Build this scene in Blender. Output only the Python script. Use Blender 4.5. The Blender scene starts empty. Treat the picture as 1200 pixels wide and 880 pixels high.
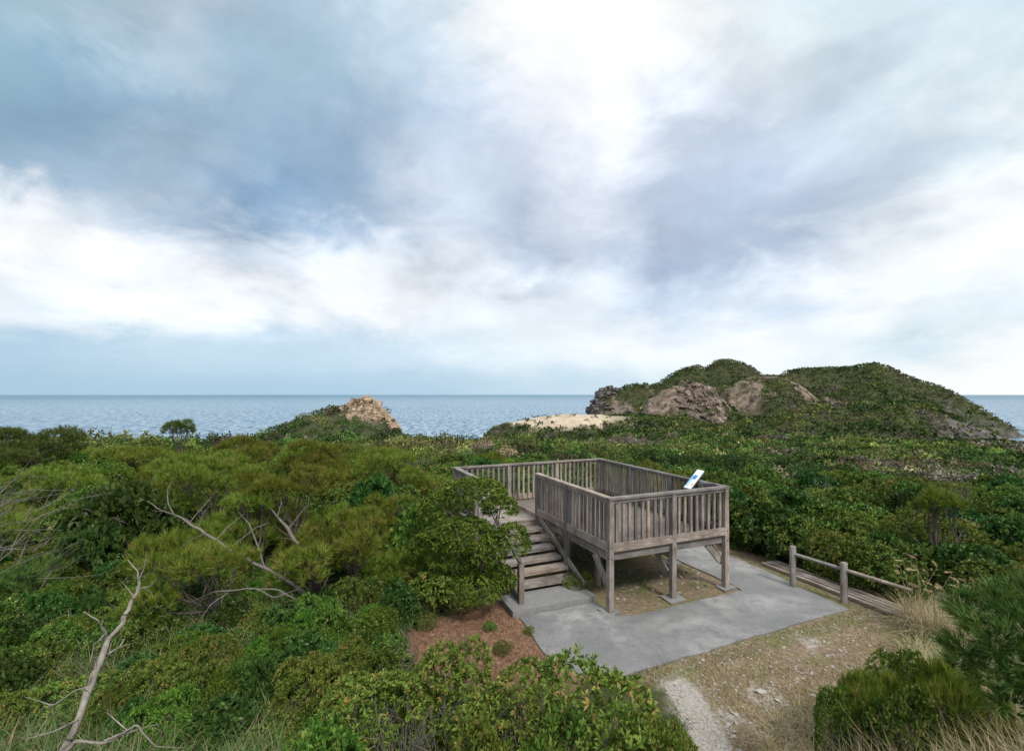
import bpy, bmesh, math, random
import numpy as np
from mathutils import Vector

rng = np.random.default_rng(11)
random.seed(11)
K, CX, HY, H = 563.0, 600.0, 462.0, 4.8      # focal length in photo pixels, centre, horizon row, eye height
SEA = -45.0
scene = bpy.context.scene
COL = scene.collection
PI = math.pi


def at(px, py, y):
    return np.array([(px - CX) * y / K, y, H - (py - HY) * y / K])


def gnd(px, py, z=0.0):
    y = K * (H - z) / (py - HY)
    return np.array([(px - CX) * y / K, y, z])


def srgb(r, g, b):
    f = lambda c: (c / 255 / 12.92) if c / 255 <= 0.04045 else ((c / 255 + 0.055) / 1.055) ** 2.4
    return (f(r), f(g), f(b), 1.0)


# ------------------------------------------------------------------ noise
def _hash(ix, iy, seed):
    n = (ix.astype(np.int64) * 374761393 + iy.astype(np.int64) * 668265263 + seed * 974634521) & 0xFFFFFFFF
    n = ((n ^ (n >> 13)) * 1274126177) & 0xFFFFFFFF
    n = n ^ (n >> 16)
    return (n & 0xFFFF) / 65535.0


def vnoise(x, y, seed=0):
    x = np.asarray(x, float); y = np.asarray(y, float)
    ix = np.floor(x); iy = np.floor(y)
    fx = x - ix; fy = y - iy
    fx = fx * fx * (3 - 2 * fx); fy = fy * fy * (3 - 2 * fy)
    a = _hash(ix, iy, seed); b = _hash(ix + 1, iy, seed)
    c = _hash(ix, iy + 1, seed); d = _hash(ix + 1, iy + 1, seed)
    return (a * (1 - fx) + b * fx) * (1 - fy) + (c * (1 - fx) + d * fx) * fy


def fbm(x, y, seed=0, oct=4, gain=0.5):
    s = 0; a = 1; t = 0
    for i in range(oct):
        s = s + a * vnoise(x * 2 ** i + 17.3 * i, y * 2 ** i - 9.1 * i, seed + i)
        t += a; a *= gain
    return s / t


def sstep(a, b, x):
    t = np.clip((x - a) / (b - a), 0, 1)
    return t * t * (3 - 2 * t)


# ------------------------------------------------------------------ mesh helpers
class MB:
    """collects vertices and faces (arrays with one corner count each) and links them as ONE mesh object"""
    def __init__(self):
        self.v = []; self.f = []; self.n = 0; self.tint = []; self.smooth = []

    def add(self, verts, faces, tint=None, smooth=False):
        verts = np.asarray(verts, float).reshape(-1, 3)
        faces = np.asarray(faces, int)
        self.v.append(verts); self.f.append(faces + self.n); self.n += len(verts)
        self.smooth.append(smooth)
        if tint is None:
            tint = np.ones((len(verts), 3)) * 0.5
        self.tint.append(np.asarray(tint, float))

    def box(self, lo, hi, j=0.0, rot=None, pivot=None):
        x0, y0, z0 = lo; x1, y1, z1 = hi
        v = np.array([[x0, y0, z0], [x1, y0, z0], [x1, y1, z0], [x0, y1, z0],
                      [x0, y0, z1], [x1, y0, z1], [x1, y1, z1], [x0, y1, z1]], float)
        if j: v = v + rng.uniform(-j, j, v.shape)
        self.add(v, [[0, 3, 2, 1], [4, 5, 6, 7], [0, 1, 5, 4], [1, 2, 6, 5], [2, 3, 7, 6], [3, 0, 4, 7]])

    def beam(self, a, b, w, h, up=(0, 0, 1)):
        a = np.array(a, float); b = np.array(b, float)
        d = b - a; d /= np.linalg.norm(d)
        s = np.cross(d, up); s /= np.linalg.norm(s); u = np.cross(s, d)
        v = []
        for p in (a, b):
            for (i, k) in ((-1, -1), (1, -1), (1, 1), (-1, 1)):
                v.append(p + s * i * w / 2 + u * k * h / 2)
        self.add(v, [[0, 1, 2, 3], [7, 6, 5, 4], [0, 4, 5, 1], [1, 5, 6, 2], [2, 6, 7, 3], [3, 7, 4, 0]])

    def tube(self, pts, radii, sides=6, sub=3):
        pts = np.array(pts, float); radii = np.array(radii, float)
        if len(pts) > 2 and sub > 1:                      # Catmull-Rom through the points
            P = np.vstack([2 * pts[0] - pts[1], pts, 2 * pts[-1] - pts[-2]])
            out = []; rr = []
            for i in range(len(pts) - 1):
                p0, p1, p2, p3 = P[i:i + 4]
                for t in np.linspace(0, 1, sub, endpoint=False):
                    out.append(0.5 * (2 * p1 + (p2 - p0) * t + (2 * p0 - 5 * p1 + 4 * p2 - p3) * t * t + (3 * p1 - p0 - 3 * p2 + p3) * t ** 3))
                    rr.append(radii[i] * (1 - t) + radii[i + 1] * t)
            out.append(pts[-1]); rr.append(radii[-1])
            pts = np.array(out); radii = np.array(rr)
        n = len(pts); vs = []
        ref = np.array([0.31, 0.52, 0.79])
        for i in range(n):
            d = pts[min(i + 1, n - 1)] - pts[max(i - 1, 0)]
            d = d / (np.linalg.norm(d) + 1e-9)
            s = np.cross(d, ref); s /= (np.linalg.norm(s) + 1e-9); u = np.cross(d, s)
            for k in range(sides):
                a = 2 * PI * k / sides
                vs.append(pts[i] + radii[i] * (s * math.cos(a) + u * math.sin(a)))
        fs = []
        for i in range(n - 1):
            for k in range(sides):
                k2 = (k + 1) % sides
                fs.append([i * sides + k, i * sides + k2, (i + 1) * sides + k2, (i + 1) * sides + k])
        self.add(vs, fs, smooth=True)

    def mesh(self, name, mat, tint=True):
        me = bpy.data.meshes.new(name)
        V = np.vstack(self.v)
        me.vertices.add(len(V)); me.vertices.foreach_set('co', V.ravel())
        sizes = np.concatenate([np.full(len(f), f.shape[1]) for f in self.f])
        idx = np.concatenate([f.ravel() for f in self.f])
        me.loops.add(len(idx)); me.loops.foreach_set('vertex_index', idx.astype(np.int32))
        me.polygons.add(len(sizes))
        starts = np.concatenate([[0], np.cumsum(sizes)[:-1]])
        me.polygons.foreach_set('loop_start', starts.astype(np.int32))
        me.polygons.foreach_set('loop_total', sizes.astype(np.int32))
        sm = np.concatenate([np.full(len(f), s) for f, s in zip(self.f, self.smooth)])
        me.polygons.foreach_set('use_smooth', sm)
        me.update(calc_edges=True); me.validate()
        if tint:
            T = np.vstack(self.tint)
            ca = me.color_attributes.new('tint', 'FLOAT_COLOR', 'POINT')
            ca.data.foreach_set('color', np.hstack([T, np.ones((len(T), 1))]).ravel())
        me.materials.append(mat)
        return me

    def build(self, name, mat, parent=None, tint=True):
        o = bpy.data.objects.new(name, self.mesh(name, mat, tint))
        COL.objects.link(o)
        if parent: o.parent = parent
        return o


def tag(o, label=None, cat=None, group=None, kind=None):
    if label: o['label'] = label
    if cat: o['category'] = cat
    if group: o['group'] = group
    if kind: o['kind'] = kind
    return o


def empty(name, loc=(0, 0, 0), rz=0.0):
    o = bpy.data.objects.new(name, None); COL.objects.link(o)
    o.location = loc; o.rotation_euler = (0, 0, rz); o.empty_display_size = 0.2
    return o


def copy_tree(o, parent=None):
    c = o.copy(); COL.objects.link(c)
    if parent: c.parent = parent
    for ch in list(o.children):
        copy_tree(ch, c)
    return c


# ------------------------------------------------------------------ materials
def mat_new(name):
    m = bpy.data.materials.new(name); m.use_nodes = True
    nt = m.node_tree; nt.nodes.clear()
    out = nt.nodes.new('ShaderNodeOutputMaterial')
    b = nt.nodes.new('ShaderNodeBsdfPrincipled')
    nt.links.new(b.outputs[0], out.inputs[0])
    return m, nt, b, out


def N(nt, t, **kw):
    n = nt.nodes.new(t)
    for k, v in kw.items():
        if k in ('operation', 'blend_type', 'data_type', 'interpolation', 'noise_dimensions', 'feature', 'attribute_name', 'vector_type', 'clamp'):
            setattr(n, k, v)
        else:
            n.inputs[k].default_value = v
    return n


def ramp(nt, fac, stops, interp='LINEAR'):
    r = nt.nodes.new('ShaderNodeValToRGB'); r.color_ramp.interpolation = interp
    e = r.color_ramp.elements
    while len(e) < len(stops): e.new(0.5)
    for i, (p, c) in enumerate(stops):
        e[i].position = p; e[i].color = tuple(c[:3]) + (1,)
    nt.links.new(fac, r.inputs[0])
    return r.outputs[0]


def noise(nt, scale, detail=4, rough=0.55, vec=None, dist=0.0):
    n = nt.nodes.new('ShaderNodeTexNoise')
    n.inputs['Scale'].default_value = scale; n.inputs['Detail'].default_value = detail
    n.inputs['Roughness'].default_value = rough; n.inputs['Distortion'].default_value = dist
    if vec is not None: nt.links.new(vec, n.inputs['Vector'])
    return n.outputs['Fac']


def mapping(nt, vec, scale=(1, 1, 1), loc=(0, 0, 0), rot=(0, 0, 0)):
    m = nt.nodes.new('ShaderNodeMapping')
    m.inputs['Scale'].default_value = scale; m.inputs['Location'].default_value = loc; m.inputs['Rotation'].default_value = rot
    nt.links.new(vec, m.inputs['Vector'])
    return m.outputs[0]


def mixc(nt, fac, a, b, mode='MIX'):
    m = nt.nodes.new('ShaderNodeMix'); m.data_type = 'RGBA'; m.blend_type = mode
    for s, v in ((m.inputs[0], fac), (m.inputs[6], a), (m.inputs[7], b)):
        if isinstance(v, (int, float)): s.default_value = v
        elif isinstance(v, tuple): s.default_value = tuple(v[:3]) + (1,)
        else: nt.links.new(v, s)
    return m.outputs[2]


def mth(nt, op, a, b=None, c=None, clamp=False):
    m = nt.nodes.new('ShaderNodeMath'); m.operation = op; m.use_clamp = clamp
    for i, v in enumerate((a, b, c)):
        if v is None: continue
        if isinstance(v, (int, float)): m.inputs[i].default_value = v
        else: nt.links.new(v, m.inputs[i])
    return m.outputs[0]


def bump(nt, b, h, strength=0.5, dist=0.02):
    n = nt.nodes.new('ShaderNodeBump'); n.inputs['Strength'].default_value = strength; n.inputs['Distance'].default_value = dist
    nt.links.new(h, n.inputs['Height']); nt.links.new(n.outputs[0], b.inputs['Normal'])


def leaf_mat(name, stops, rough=0.5, transl=0.16, obj_var=0.28, spec=0.35, use_tint=False):
    m, nt, b, out = mat_new(name)
    g = nt.nodes.new('ShaderNodeNewGeometry'); oi = nt.nodes.new('ShaderNodeObjectInfo')
    if use_tint:
        a = nt.nodes.new('ShaderNodeAttribute'); a.attribute_name = 'tint'
        v = mth(nt, 'MULTIPLY_ADD', g.outputs['Random Per Island'], 0.5, 0.75)
        sc = nt.nodes.new('ShaderNodeVectorMath'); sc.operation = 'SCALE'
        nt.links.new(a.outputs['Color'], sc.inputs[0]); nt.links.new(v, sc.inputs['Scale'])
        col = sc.outputs[0]
    else:
        a = nt.nodes.new('ShaderNodeAttribute'); a.attribute_name = 'tint'
        sp = nt.nodes.new('ShaderNodeSeparateColor'); nt.links.new(a.outputs['Color'], sp.inputs[0])
        col = ramp(nt, mth(nt, 'ADD', sp.outputs[0], mth(nt, 'MULTIPLY_ADD', g.outputs['Random Per Island'], .5, -.25), clamp=True), stops)
        hs = nt.nodes.new('ShaderNodeHueSaturation')
        nt.links.new(mth(nt, 'MULTIPLY_ADD', oi.outputs['Random'], 0.05, 0.475), hs.inputs['Hue'])
        nt.links.new(mth(nt, 'MULTIPLY_ADD', oi.outputs['Random'], obj_var * 2, 1.10 - obj_var), hs.inputs['Value']); hs.inputs['Saturation'].default_value = 1.06
        nt.links.new(col, hs.inputs['Color']); col = hs.outputs[0]
    nt.links.new(col, b.inputs['Base Color'])
    b.inputs['Roughness'].default_value = rough
    b.inputs['Specular IOR Level'].default_value = spec * .4
    t = nt.nodes.new('ShaderNodeBsdfTranslucent'); nt.links.new(col, t.inputs['Color'])
    mx = nt.nodes.new('ShaderNodeMixShader'); mx.inputs[0].default_value = transl
    nt.links.new(b.outputs[0], mx.inputs[1]); nt.links.new(t.outputs[0], mx.inputs[2])
    nt.links.new(mx.outputs[0], out.inputs[0])
    return m


def c3(*a): return tuple(a)


M = {}
M['glossy'] = leaf_mat('glossy_leaf', [(0, c3(.030, .058, .012)), (.35, c3(.058, .105, .020)), (.65, c3(.100, .155, .032)), (.9, c3(.160, .200, .050)), (1, c3(.19, .19, .06))], rough=.38, spec=.5)
M['deep'] = leaf_mat('deep_green_leaf', [(0, c3(.020, .046, .012)), (.5, c3(.040, .082, .020)), (1, c3(.080, .130, .034))], rough=.4, spec=.45)
M['light'] = leaf_mat('light_green_leaf', [(0, c3(.060, .090, .018)), (.35, c3(.105, .145, .030)), (.65, c3(.150, .195, .044)), (.9, c3(.195, .225, .062)), (1, c3(.27, .18, .07))], rough=.45)
M['fine'] = leaf_mat('fine_leaf', [(0, c3(.032, .068, .012)), (.4, c3(.070, .130, .022)), (.75, c3(.130, .205, .036)), (1, c3(.20, .25, .06))], rough=.5)
M['needle'] = leaf_mat('pine_needle', [(0, c3(.050, .074, .012)), (.35, c3(.100, .138, .022)), (.65, c3(.160, .205, .034)), (.9, c3(.225, .260, .058)), (1, c3(.24, .16, .07))], rough=.55, transl=.2)
M['needle_dark'] = leaf_mat('dark_pine_needle', [(0, c3(.032, .054, .014)), (.5, c3(.070, .108, .026)), (1, c3(.15, .18, .05))], rough=.55, transl=.2)
M['carpet'] = leaf_mat('scrub_leaf', None, rough=.55, use_tint=True)
M['straw'] = leaf_mat('straw_blade', [(0, c3(.17, .13, .07)), (.4, c3(.30, .24, .135)), (.75, c3(.42, .36, .23)), (1, c3(.18, .19, .07))], rough=.6)
M['blade'] = leaf_mat('grass_blade', [(0, c3(.034, .066, .016)), (.4, c3(.066, .112, .030)), (.7, c3(.12, .16, .06)), (.88, c3(.22, .20, .11)), (1, c3(.32, .26, .16))], rough=.5)
M['seed'] = leaf_mat('seed_head', [(0, c3(.36, .27, .15)), (1, c3(.55, .45, .30))], rough=.8)
M['brownleaf'] = leaf_mat('dry_leaf', [(0, c3(.075, .045, .028)), (.5, c3(.15, .092, .056)), (1, c3(.27, .19, .12))], rough=.7)


def bark_mat(name, a, b_, sc=14):
    m, nt, b, out = mat_new(name)
    tc = nt.nodes.new('ShaderNodeTexCoord')
    f = noise(nt, sc, 6, .65, mapping(nt, tc.outputs['Object'], (1, 1, .35)))
    f2 = noise(nt, 2.5, 3, .5, tc.outputs['Object'])
    col = mixc(nt, f2, ramp(nt, f, [(.3, a), (.7, b_)]), tuple(x * .7 for x in a))
    nt.links.new(col, b.inputs['Base Color']); b.inputs['Roughness'].default_value = .85
    bump(nt, b, f, 1.0, .03)
    return m


M['bark'] = bark_mat('pine_bark', (.10, .075, .055), (.24, .19, .15))
M['bark_dark'] = bark_mat('dark_pine_bark', (.055, .042, .032), (.15, .12, .095))
M['deadwood'] = bark_mat('bleached_dead_wood', (.15, .125, .10), (.47, .42, .36))
M['twig'] = bark_mat('grey_twig', (.13, .108, .09), (.30, .26, .225))


def wood_mat(name, scale, mul=1.0):
    m, nt, b, out = mat_new(name)
    tc = nt.nodes.new('ShaderNodeTexCoord'); oi = nt.nodes.new('ShaderNodeObjectInfo')
    g = noise(nt, 9, 5, .62, mapping(nt, tc.outputs['Object'], scale))
    st = noise(nt, 1.6, 4, .6, tc.outputs['Object'])
    col = ramp(nt, g, [(p_, tuple(q_ * mul for q_ in c_)) for p_, c_ in [(.25, (.086, .066, .053)), (.5, (.232, .195, .168)), (.75, (.405, .356, .312))]])
    col = mixc(nt, ramp(nt, st, [(.42, (0, 0, 0)), (.7, (1, 1, 1))]), col, (.105, .082, .066))
    col2 = nt.nodes.new('ShaderNodeHueSaturation')
    nt.links.new(mth(nt, 'MULTIPLY_ADD', oi.outputs['Random'], .75, .68), col2.inputs['Value'])
    nt.links.new(mth(nt, 'MULTIPLY_ADD', oi.outputs['Random'], .7, .60), col2.inputs['Saturation'])
    nt.links.new(col, col2.inputs['Color'])
    nt.links.new(col2.outputs[0], b.inputs['Base Color']); b.inputs['Roughness'].default_value = .82
    bump(nt, b, g, .5, .006)
    return m


M['wood_x'] = wood_mat('weathered_wood_along_x', (.35, 4, 4))
M['wood_y'] = wood_mat('weathered_wood_along_y', (4, .35, 4))
M['wood_floor'] = wood_mat('darkened_floor_boards', (.35, 4, 4), .45)  # same wood, colour darkened so the gaps between balusters read dark
M['wood_z'] = wood_mat('weathered_wood_upright', (4, 4, .35))


def concrete_mat():
    m, nt, b, out = mat_new('weathered_concrete')
    tc = nt.nodes.new('ShaderNodeTexCoord'); P = tc.outputs['Object']
    big = noise(nt, .55, 4, .55, P, .4); mid = noise(nt, 2.6, 5, .65, P); fine = noise(nt, 60, 3, .7, P)
    col = ramp(nt, big, [(.36, (.095, .092, .088)), (.50, (.170, .163, .155)), (.66, (.345, .332, .312))])
    col = mixc(nt, mth(nt, 'MULTIPLY', ramp(nt, mid, [(.46, (0, 0, 0)), (.66, (1, 1, 1))]), .75), col, (.075, .073, .070))
    col = mixc(nt, .35, col, ramp(nt, fine, [(.3, (.07, .07, .07)), (.7, (.42, .42, .41))]))
    vo = nt.nodes.new('ShaderNodeTexVoronoi'); vo.feature = 'DISTANCE_TO_EDGE'; vo.inputs['Scale'].default_value = .38
    wv = nt.nodes.new('ShaderNodeVectorMath'); wv.operation = 'ADD'; nt.links.new(P, wv.inputs[0])
    wn = nt.nodes.new('ShaderNodeTexNoise'); wn.inputs['Scale'].default_value = 3.0; wn.inputs['Detail'].default_value = 5
    nt.links.new(P, wn.inputs['Vector']); ws = nt.nodes.new('ShaderNodeVectorMath'); ws.operation = 'SCALE'; ws.inputs['Scale'].default_value = .28
    nt.links.new(wn.outputs['Color'], ws.inputs[0]); nt.links.new(ws.outputs[0], wv.inputs[1]); nt.links.new(wv.outputs[0], vo.inputs['Vector'])
    crk = ramp(nt, vo.outputs['Distance'], [(0, (1, 1, 1)), (.0015, (.7, .7, .7)), (.0032, (0, 0, 0))])
    col = mixc(nt, mth(nt, 'MULTIPLY', crk, mth(nt, 'MULTIPLY', big, .6)), col, (.035, .033, .03))
    nt.links.new(col, b.inputs['Base Color'])
    nt.links.new(mth(nt, 'MULTIPLY_ADD', mid, .35, .45), b.inputs['Roughness'])
    bump(nt, b, fine, .5, .006)
    return m


M['concrete'] = concrete_mat()


def plain(name, col, rough=.5, var=.25, scale=8):
    m, nt, b, out = mat_new(name)
    tc = nt.nodes.new('ShaderNodeTexCoord')
    f = noise(nt, scale, 4, .6, tc.outputs['Object'])
    c = mixc(nt, f, tuple(x * (1 - var) for x in col), tuple(min(x * (1 + var), 1) for x in col))
    nt.links.new(c, b.inputs['Base Color']); b.inputs['Roughness'].default_value = rough
    return m


M['pad'] = plain('footing_concrete', (.20, .195, .185), .85, .4, 12)
M['white_panel'] = plain('white_panel', (.80, .81, .82), .35, .05)
M['blue_panel'] = plain('pale_blue_print', (.30, .56, .80), .35, .12, 20)
M['dark_blue'] = plain('dark_blue_print', (.06, .22, .50), .35, .1)
M['orange'] = plain('orange_print', (.75, .40, .16), .4, .1)
M['dark_metal'] = plain('dark_metal', (.035, .035, .038), .5, .2)
M['rust'] = plain('rusty_plate', (.20, .085, .045), .8, .4, 25)


def rock_mat(name, a, b_, c, sc):
    m, nt, b, out = mat_new(name)
    g = nt.nodes.new('ShaderNodeNewGeometry'); P = g.outputs['Position']
    f = noise(nt, sc, 6, .68, P, .5); f2 = noise(nt, sc * .22, 3, .5, P)
    col = ramp(nt, f, [(.32, a), (.5, b_), (.68, c)])
    col = mixc(nt, mth(nt, 'MULTIPLY', f2, .5), col, a)
    col = mixc(nt, .45, col, ramp(nt, g.outputs['Random Per Island'], [(0, a), (.6, b_), (1, c)]))
    nt.links.new(col, b.inputs['Base Color']); b.inputs['Roughness'].default_value = .9
    bump(nt, b, f, .8, 1.2 / sc * .3)
    return m


M['rock_brown'] = rock_mat('brown_rock', (.050, .037, .030), (.175, .125, .093), (.36, .285, .225), .6)
M['rock_tan'] = rock_mat('tan_sandstone', (.16, .11, .07), (.34, .245, .155), (.52, .41, .29), .8)
M['rock_dark'] = rock_mat('dark_sea_rock', (.040, .036, .036), (.105, .090, .084), (.21, .175, .15), .4)
M['rock_pale'] = rock_mat('pale_limestone', (.20, .18, .155), (.33, .31, .28), (.50, .47, .43), 7)

# ------------------------------------------------------------------ terrain height
B_PX = [-900, -400, 0, 150, 300, 450, 600, 750, 950, 1150, 1400, 1900]
B_Y = [1.5, 6, 12, 18, 28, 45, 70, 120, 180, 260, 400, 700]
B_Z = np.array([
    [.4, .3, .5, .8, .8, -2, -12, -35, -55, -60, -60, -60],
    [.4, .3, .5, .8, 1.0, -1, -9, -30, -55, -60, -60, -60],
    [.4, .2, .3, .7, 1.1, -.5, -8, -28, -55, -60, -60, -60],
    [.4, .1, .2, .5, .9, 0, -6, -26, -52, -60, -60, -60],
    [.3, 0, .1, .3, .5, 0, -4, -14, -45, -60, -60, -60],
    [.3, 0, 0, .1, .4, .4, -2.5, -10, -34, -60, -60, -60],
    [.3, 0, 0, 0, .1, -.2, -2.6, -9, -20, -40, -60, -60],
    [.3, 0, 0, -.1, -.9, -2.4, -4.5, -7.5, -10.5, -14, -32, -60],
    [.3, 0, 0, -.2, -1.3, -2.9, -4.9, -7.8, -10.5, -14, -25, -50],
    [1.2, .35, 0, -.3, -1.6, -3.4, -5.7, -9, -13, -20, -40, -60],
    [1.5, .8, .2, -.3, -2, -5, -9, -18, -30, -50, -60, -60],
    [1.5, .8, .2, -.4, -3, -7, -14, -28, -50, -60, -60, -60]])

# ridges: distance, front slope, back slope, rounding, silhouette in photo pixels
RIDGES = [
    (125, .30, .85, 3, [(255, 545), (275, 529), (290, 521), (320, 504), (350, 490), (380, 484), (400, 478), (415, 471), (428, 466), (440, 473), (452, 485), (465, 499), (480, 520), (500, 560)]),
    (255, .075, .5, 8, [(560, 520), (580, 502), (596, 494), (620, 488.5), (650, 486), (700, 486.5), (740, 488), (800, 492), (860, 505), (900, 530)]),
    (520, .9, 1.2, 8, [(670, 520), (684, 505), (690, 484), (698, 466), (706, 460), (714, 457), (726, 457), (734, 452), (745, 449), (757, 449), (765, 455), (775, 470), (790, 500)]),
    (780, .55, .8, 7, [(720, 520), (740, 468), (760, 451), (780, 444), (800, 434), (818, 429), (827, 433), (838, 427), (850, 424), (868, 426), (880, 431), (893, 439), (910, 440), (940, 446), (1000, 458), (1050, 500)]),
    (400, .50, .6, 8, [(735, 510), (750, 488), (760, 468), (775, 457), (790, 451), (805, 449), (820, 452), (835, 459), (845, 468), (862, 482), (880, 505)]),
    (470, .42, .5, 10, [(820, 500), (840, 468), (850, 452), (868, 443), (890, 441), (915, 442), (935, 450), (960, 470), (1000, 505)]),
    (560, .50, .7, 5, [(880, 500), (905, 458), (920, 438), (940, 431), (962, 430), (985, 428), (1005, 425), (1025, 425), (1036, 428), (1060, 440), (1100, 456), (1120, 463), (1140, 475), (1170, 492), (1200, 508), (1240, 530), (1300, 575)]),
    (430, .34, .40, 5, [(930, 500), (960, 472), (980, 461), (1000, 454), (1030, 450), (1055, 455), (1080, 466), (1110, 480), (1150, 500), (1190, 520), (1240, 550)]),
    (235, .13, .35, 12, [(800, 512), (860, 497), (920, 486), (970, 476), (1020, 470), (1060, 470), (1085, 476), (1110, 487), (1140, 500), (1180, 516), (1230, 545), (1300, 600)]),
]
PO = gnd(715, 718)                                        # the platform's front corner post
PA = math.radians(23.2)
pu = np.array([math.cos(PA), math.sin(PA)]); pv = np.array([-math.sin(PA), math.cos(PA)])


def uv_of(x, y):
    dx = x - PO[0]; dy = y - PO[1]
    return dx * pu[0] + dy * pu[1], dx * pv[0] + dy * pv[1]


def uvw(u, v, z=0.0):
    return np.array([PO[0] + u * pu[0] + v * pv[0], PO[1] + u * pu[1] + v * pv[1], z])


def height(x, y, detail=True):
    x = np.asarray(x, float); y = np.asarray(y, float)
    r = np.hypot(x, y) + 1e-6
    az = np.clip(np.arctan2(x, y), -math.radians(66), math.radians(66))
    px = CX + K * np.tan(az); dep = np.maximum(r * np.cos(az), .5)
    ly = np.log(np.clip(dep, 1.5, 700)); LB = np.log(B_Y)
    fy = np.interp(ly, LB, np.arange(len(B_Y))); fx = np.interp(px, B_PX, np.arange(len(B_PX)))
    iy = np.clip(fy.astype(int), 0, len(B_Y) - 2); ix = np.clip(fx.astype(int), 0, len(B_PX) - 2)
    ty = fy - iy; tx = fx - ix; tx = tx * tx * (3 - 2 * tx)
    z = (B_Z[ix, iy] * (1 - tx) + B_Z[ix + 1, iy] * tx) * (1 - ty) + (B_Z[ix, iy + 1] * (1 - tx) + B_Z[ix + 1, iy + 1] * tx) * ty
    if detail:
        amp = np.interp(dep, [14, 25, 60, 150, 400, 900], [.0, .5, 1.9, 3.2, 5, 8])
        sc = np.interp(dep, [14, 60, 200, 900], [6, 14, 26, 60])
        z = z + amp * (fbm(x / 14, y / 14, 3, 4) - .5) * sstep(14, 30, dep)
        z = z + np.interp(dep, [60, 150, 400], [0, 1.2, 2.5]) * (fbm(x / 38, y / 38, 13, 3) - .5)
    for i, (y0, sf, sb, rd, sil) in enumerate(RIDGES):
        s = np.array(sil, float)
        zc = H - (np.interp(px, s[:, 0], s[:, 1]) - HY) * y0 / K
        zc = zc - np.maximum(s[0, 0] - px, 0) * .6 - np.maximum(px - s[-1, 0], 0) * .6
        dy = dep - y0
        d = np.sqrt(dy * dy + rd * rd) - rd
        zr = zc - np.where(dy < 0, sf, sb) * d
        if detail:
            zr = zr + (fbm(x / (y0 * .09), y / (y0 * .09), 21 + i, 4) - .5) * y0 * .016
            g = np.abs(fbm(x / (y0 * .10), y / (y0 * .32), 41 + i, 3) - .5) * 2
            zr = zr - np.clip(.42 - g, 0, 1) * y0 * .08 * sstep(2, 30, d)
        k = 1.2 + y0 * .004
        zz = .5 * (z + zr + np.sqrt((z - zr) ** 2 + k * k)) - .5 * k * np.exp(-np.abs(z - zr) / k)
        z = np.where(dep > 60, zz, z)
    z = np.maximum(z, -62)
    u, v = uv_of(x, y)
    q = np.maximum(np.abs(u - 1.6) / 4.6, np.abs(v - 1.6) / 5.2)
    return z * sstep(1.0, 1.35, q)


def hz(x, y):
    return float(height(np.array([x]), np.array([y]))[0])


# ---- zones of the ground (photo outlines brought down to the ground plane)
def inpoly(px, py, poly):
    c = np.zeros(np.shape(px), bool); n = len(poly)
    for i in range(n):
        x1, y1 = poly[i]; x2, y2 = poly[(i + 1) % n]
        cond = ((y1 > py) != (y2 > py)) & (px < (x2 - x1) * (py - y1) / (y2 - y1 + 1e-9) + x1)
        c ^= cond
    return c


def to_px(x, y, z=0.0):
    return CX + K * x / y, HY + K * (H - z) / y


DRY = [tuple(gnd(a, b)[:2]) for a, b in [(735, 790), (870, 752), (1000, 714), (1075, 745), (1050, 775), (985, 800), (955, 830), (925, 880), (905, 960), (860, 960), (820, 880), (800, 840), (775, 805)]]
LITTER = [tuple(gnd(a, b)[:2]) for a, b in [(430, 775), (470, 742), (530, 718), (600, 690), (660, 715), (700, 800), (640, 830), (520, 800)]]
GRAVEL = [tuple(gnd(a, b)[:2]) for a, b in [(772, 800), (806, 795), (822, 818), (838, 845), (872, 900), (900, 960), (840, 960), (815, 890), (800, 850), (785, 825)]]


def clear_mask(x, y, m=0.0):
    """ground that carries no shrubs"""
    u, v = uv_of(x, y)
    a = (u > -2.2 - m) & (u < 5.25 + m) & (v > -2.3 - m) & (v < .75 + m)
    b = (u > -2.3 - m) & (u < 3.7 + m) & (v > -.6) & (v < 5.75 + m)
    c = (u > 3.4) & (u < 5.9 + m) & (v > -2.6 - m) & (v < 4.2 + m)
    return a | b | c | inpoly(x, y, DRY) | inpoly(x, y, LITTER) | inpoly(x, y, GRAVEL)


def far_masks(x, y, z):
    r = np.hypot(x, y); az = np.clip(np.arctan2(x, y), -1.15, 1.15)
    px = CX + K * np.tan(az); dep = r * np.cos(az)
    py = HY + K * (H - z) / dep
    n = fbm(x / 22, y / 22, 71, 4)
    sand = sstep(588, 604, px) * (1 - sstep(700, 760, px)) * sstep(190, 225, dep) * (1 - sstep(300, 340, dep)) * (py < 499 + (n - .5) * 14)
    sand = np.maximum(sand, ((np.abs(px - 372) < 22) & (np.abs(py - 517 - (n - .5) * 6) < 3.5) & (dep > 60) & (dep < 130)) * 1.0)
    rock = ((px > 398) & (px < 480) & (dep > 95) & (dep < 170)) * sstep(398, 412, px) * sstep(4, -4, py - 484 - (px - 400) * .30)
    rock = np.maximum(rock, ((px > 680) & (px < 775) & (dep > 400) & (dep < 640)) * sstep(.40, .52, n + (728 - px) / 120))
    rock = np.maximum(rock, ((px > 750) & (px < 850) & (dep > 330) & (dep < 450)) * sstep(.36, .46, n + .06))
    rock = np.maximum(rock, ((px > 838) & (px < 985) & (dep > 380) & (dep < 500)) * sstep(.56, .63, n))
    rock = np.maximum(rock, ((px > 880) & (px < 1000) & (dep > 240) & (dep < 400)) * sstep(.56, .62, n))
    coast = (px > 1085) & (dep > 170) & (dep < 640)
    crest = np.interp(px, [1085, 1140, 1200, 1300], [470, 482, 516, 580])
    rockd = coast * sstep(-6, 14, py - crest + (n - .5) * 46 - 2) * sstep(1085, 1135, px + (n - .5) * 80)
    rockd = np.maximum(rockd, sstep(SEA + 16, SEA + 3, z))
    return sand, rock, rockd


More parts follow.
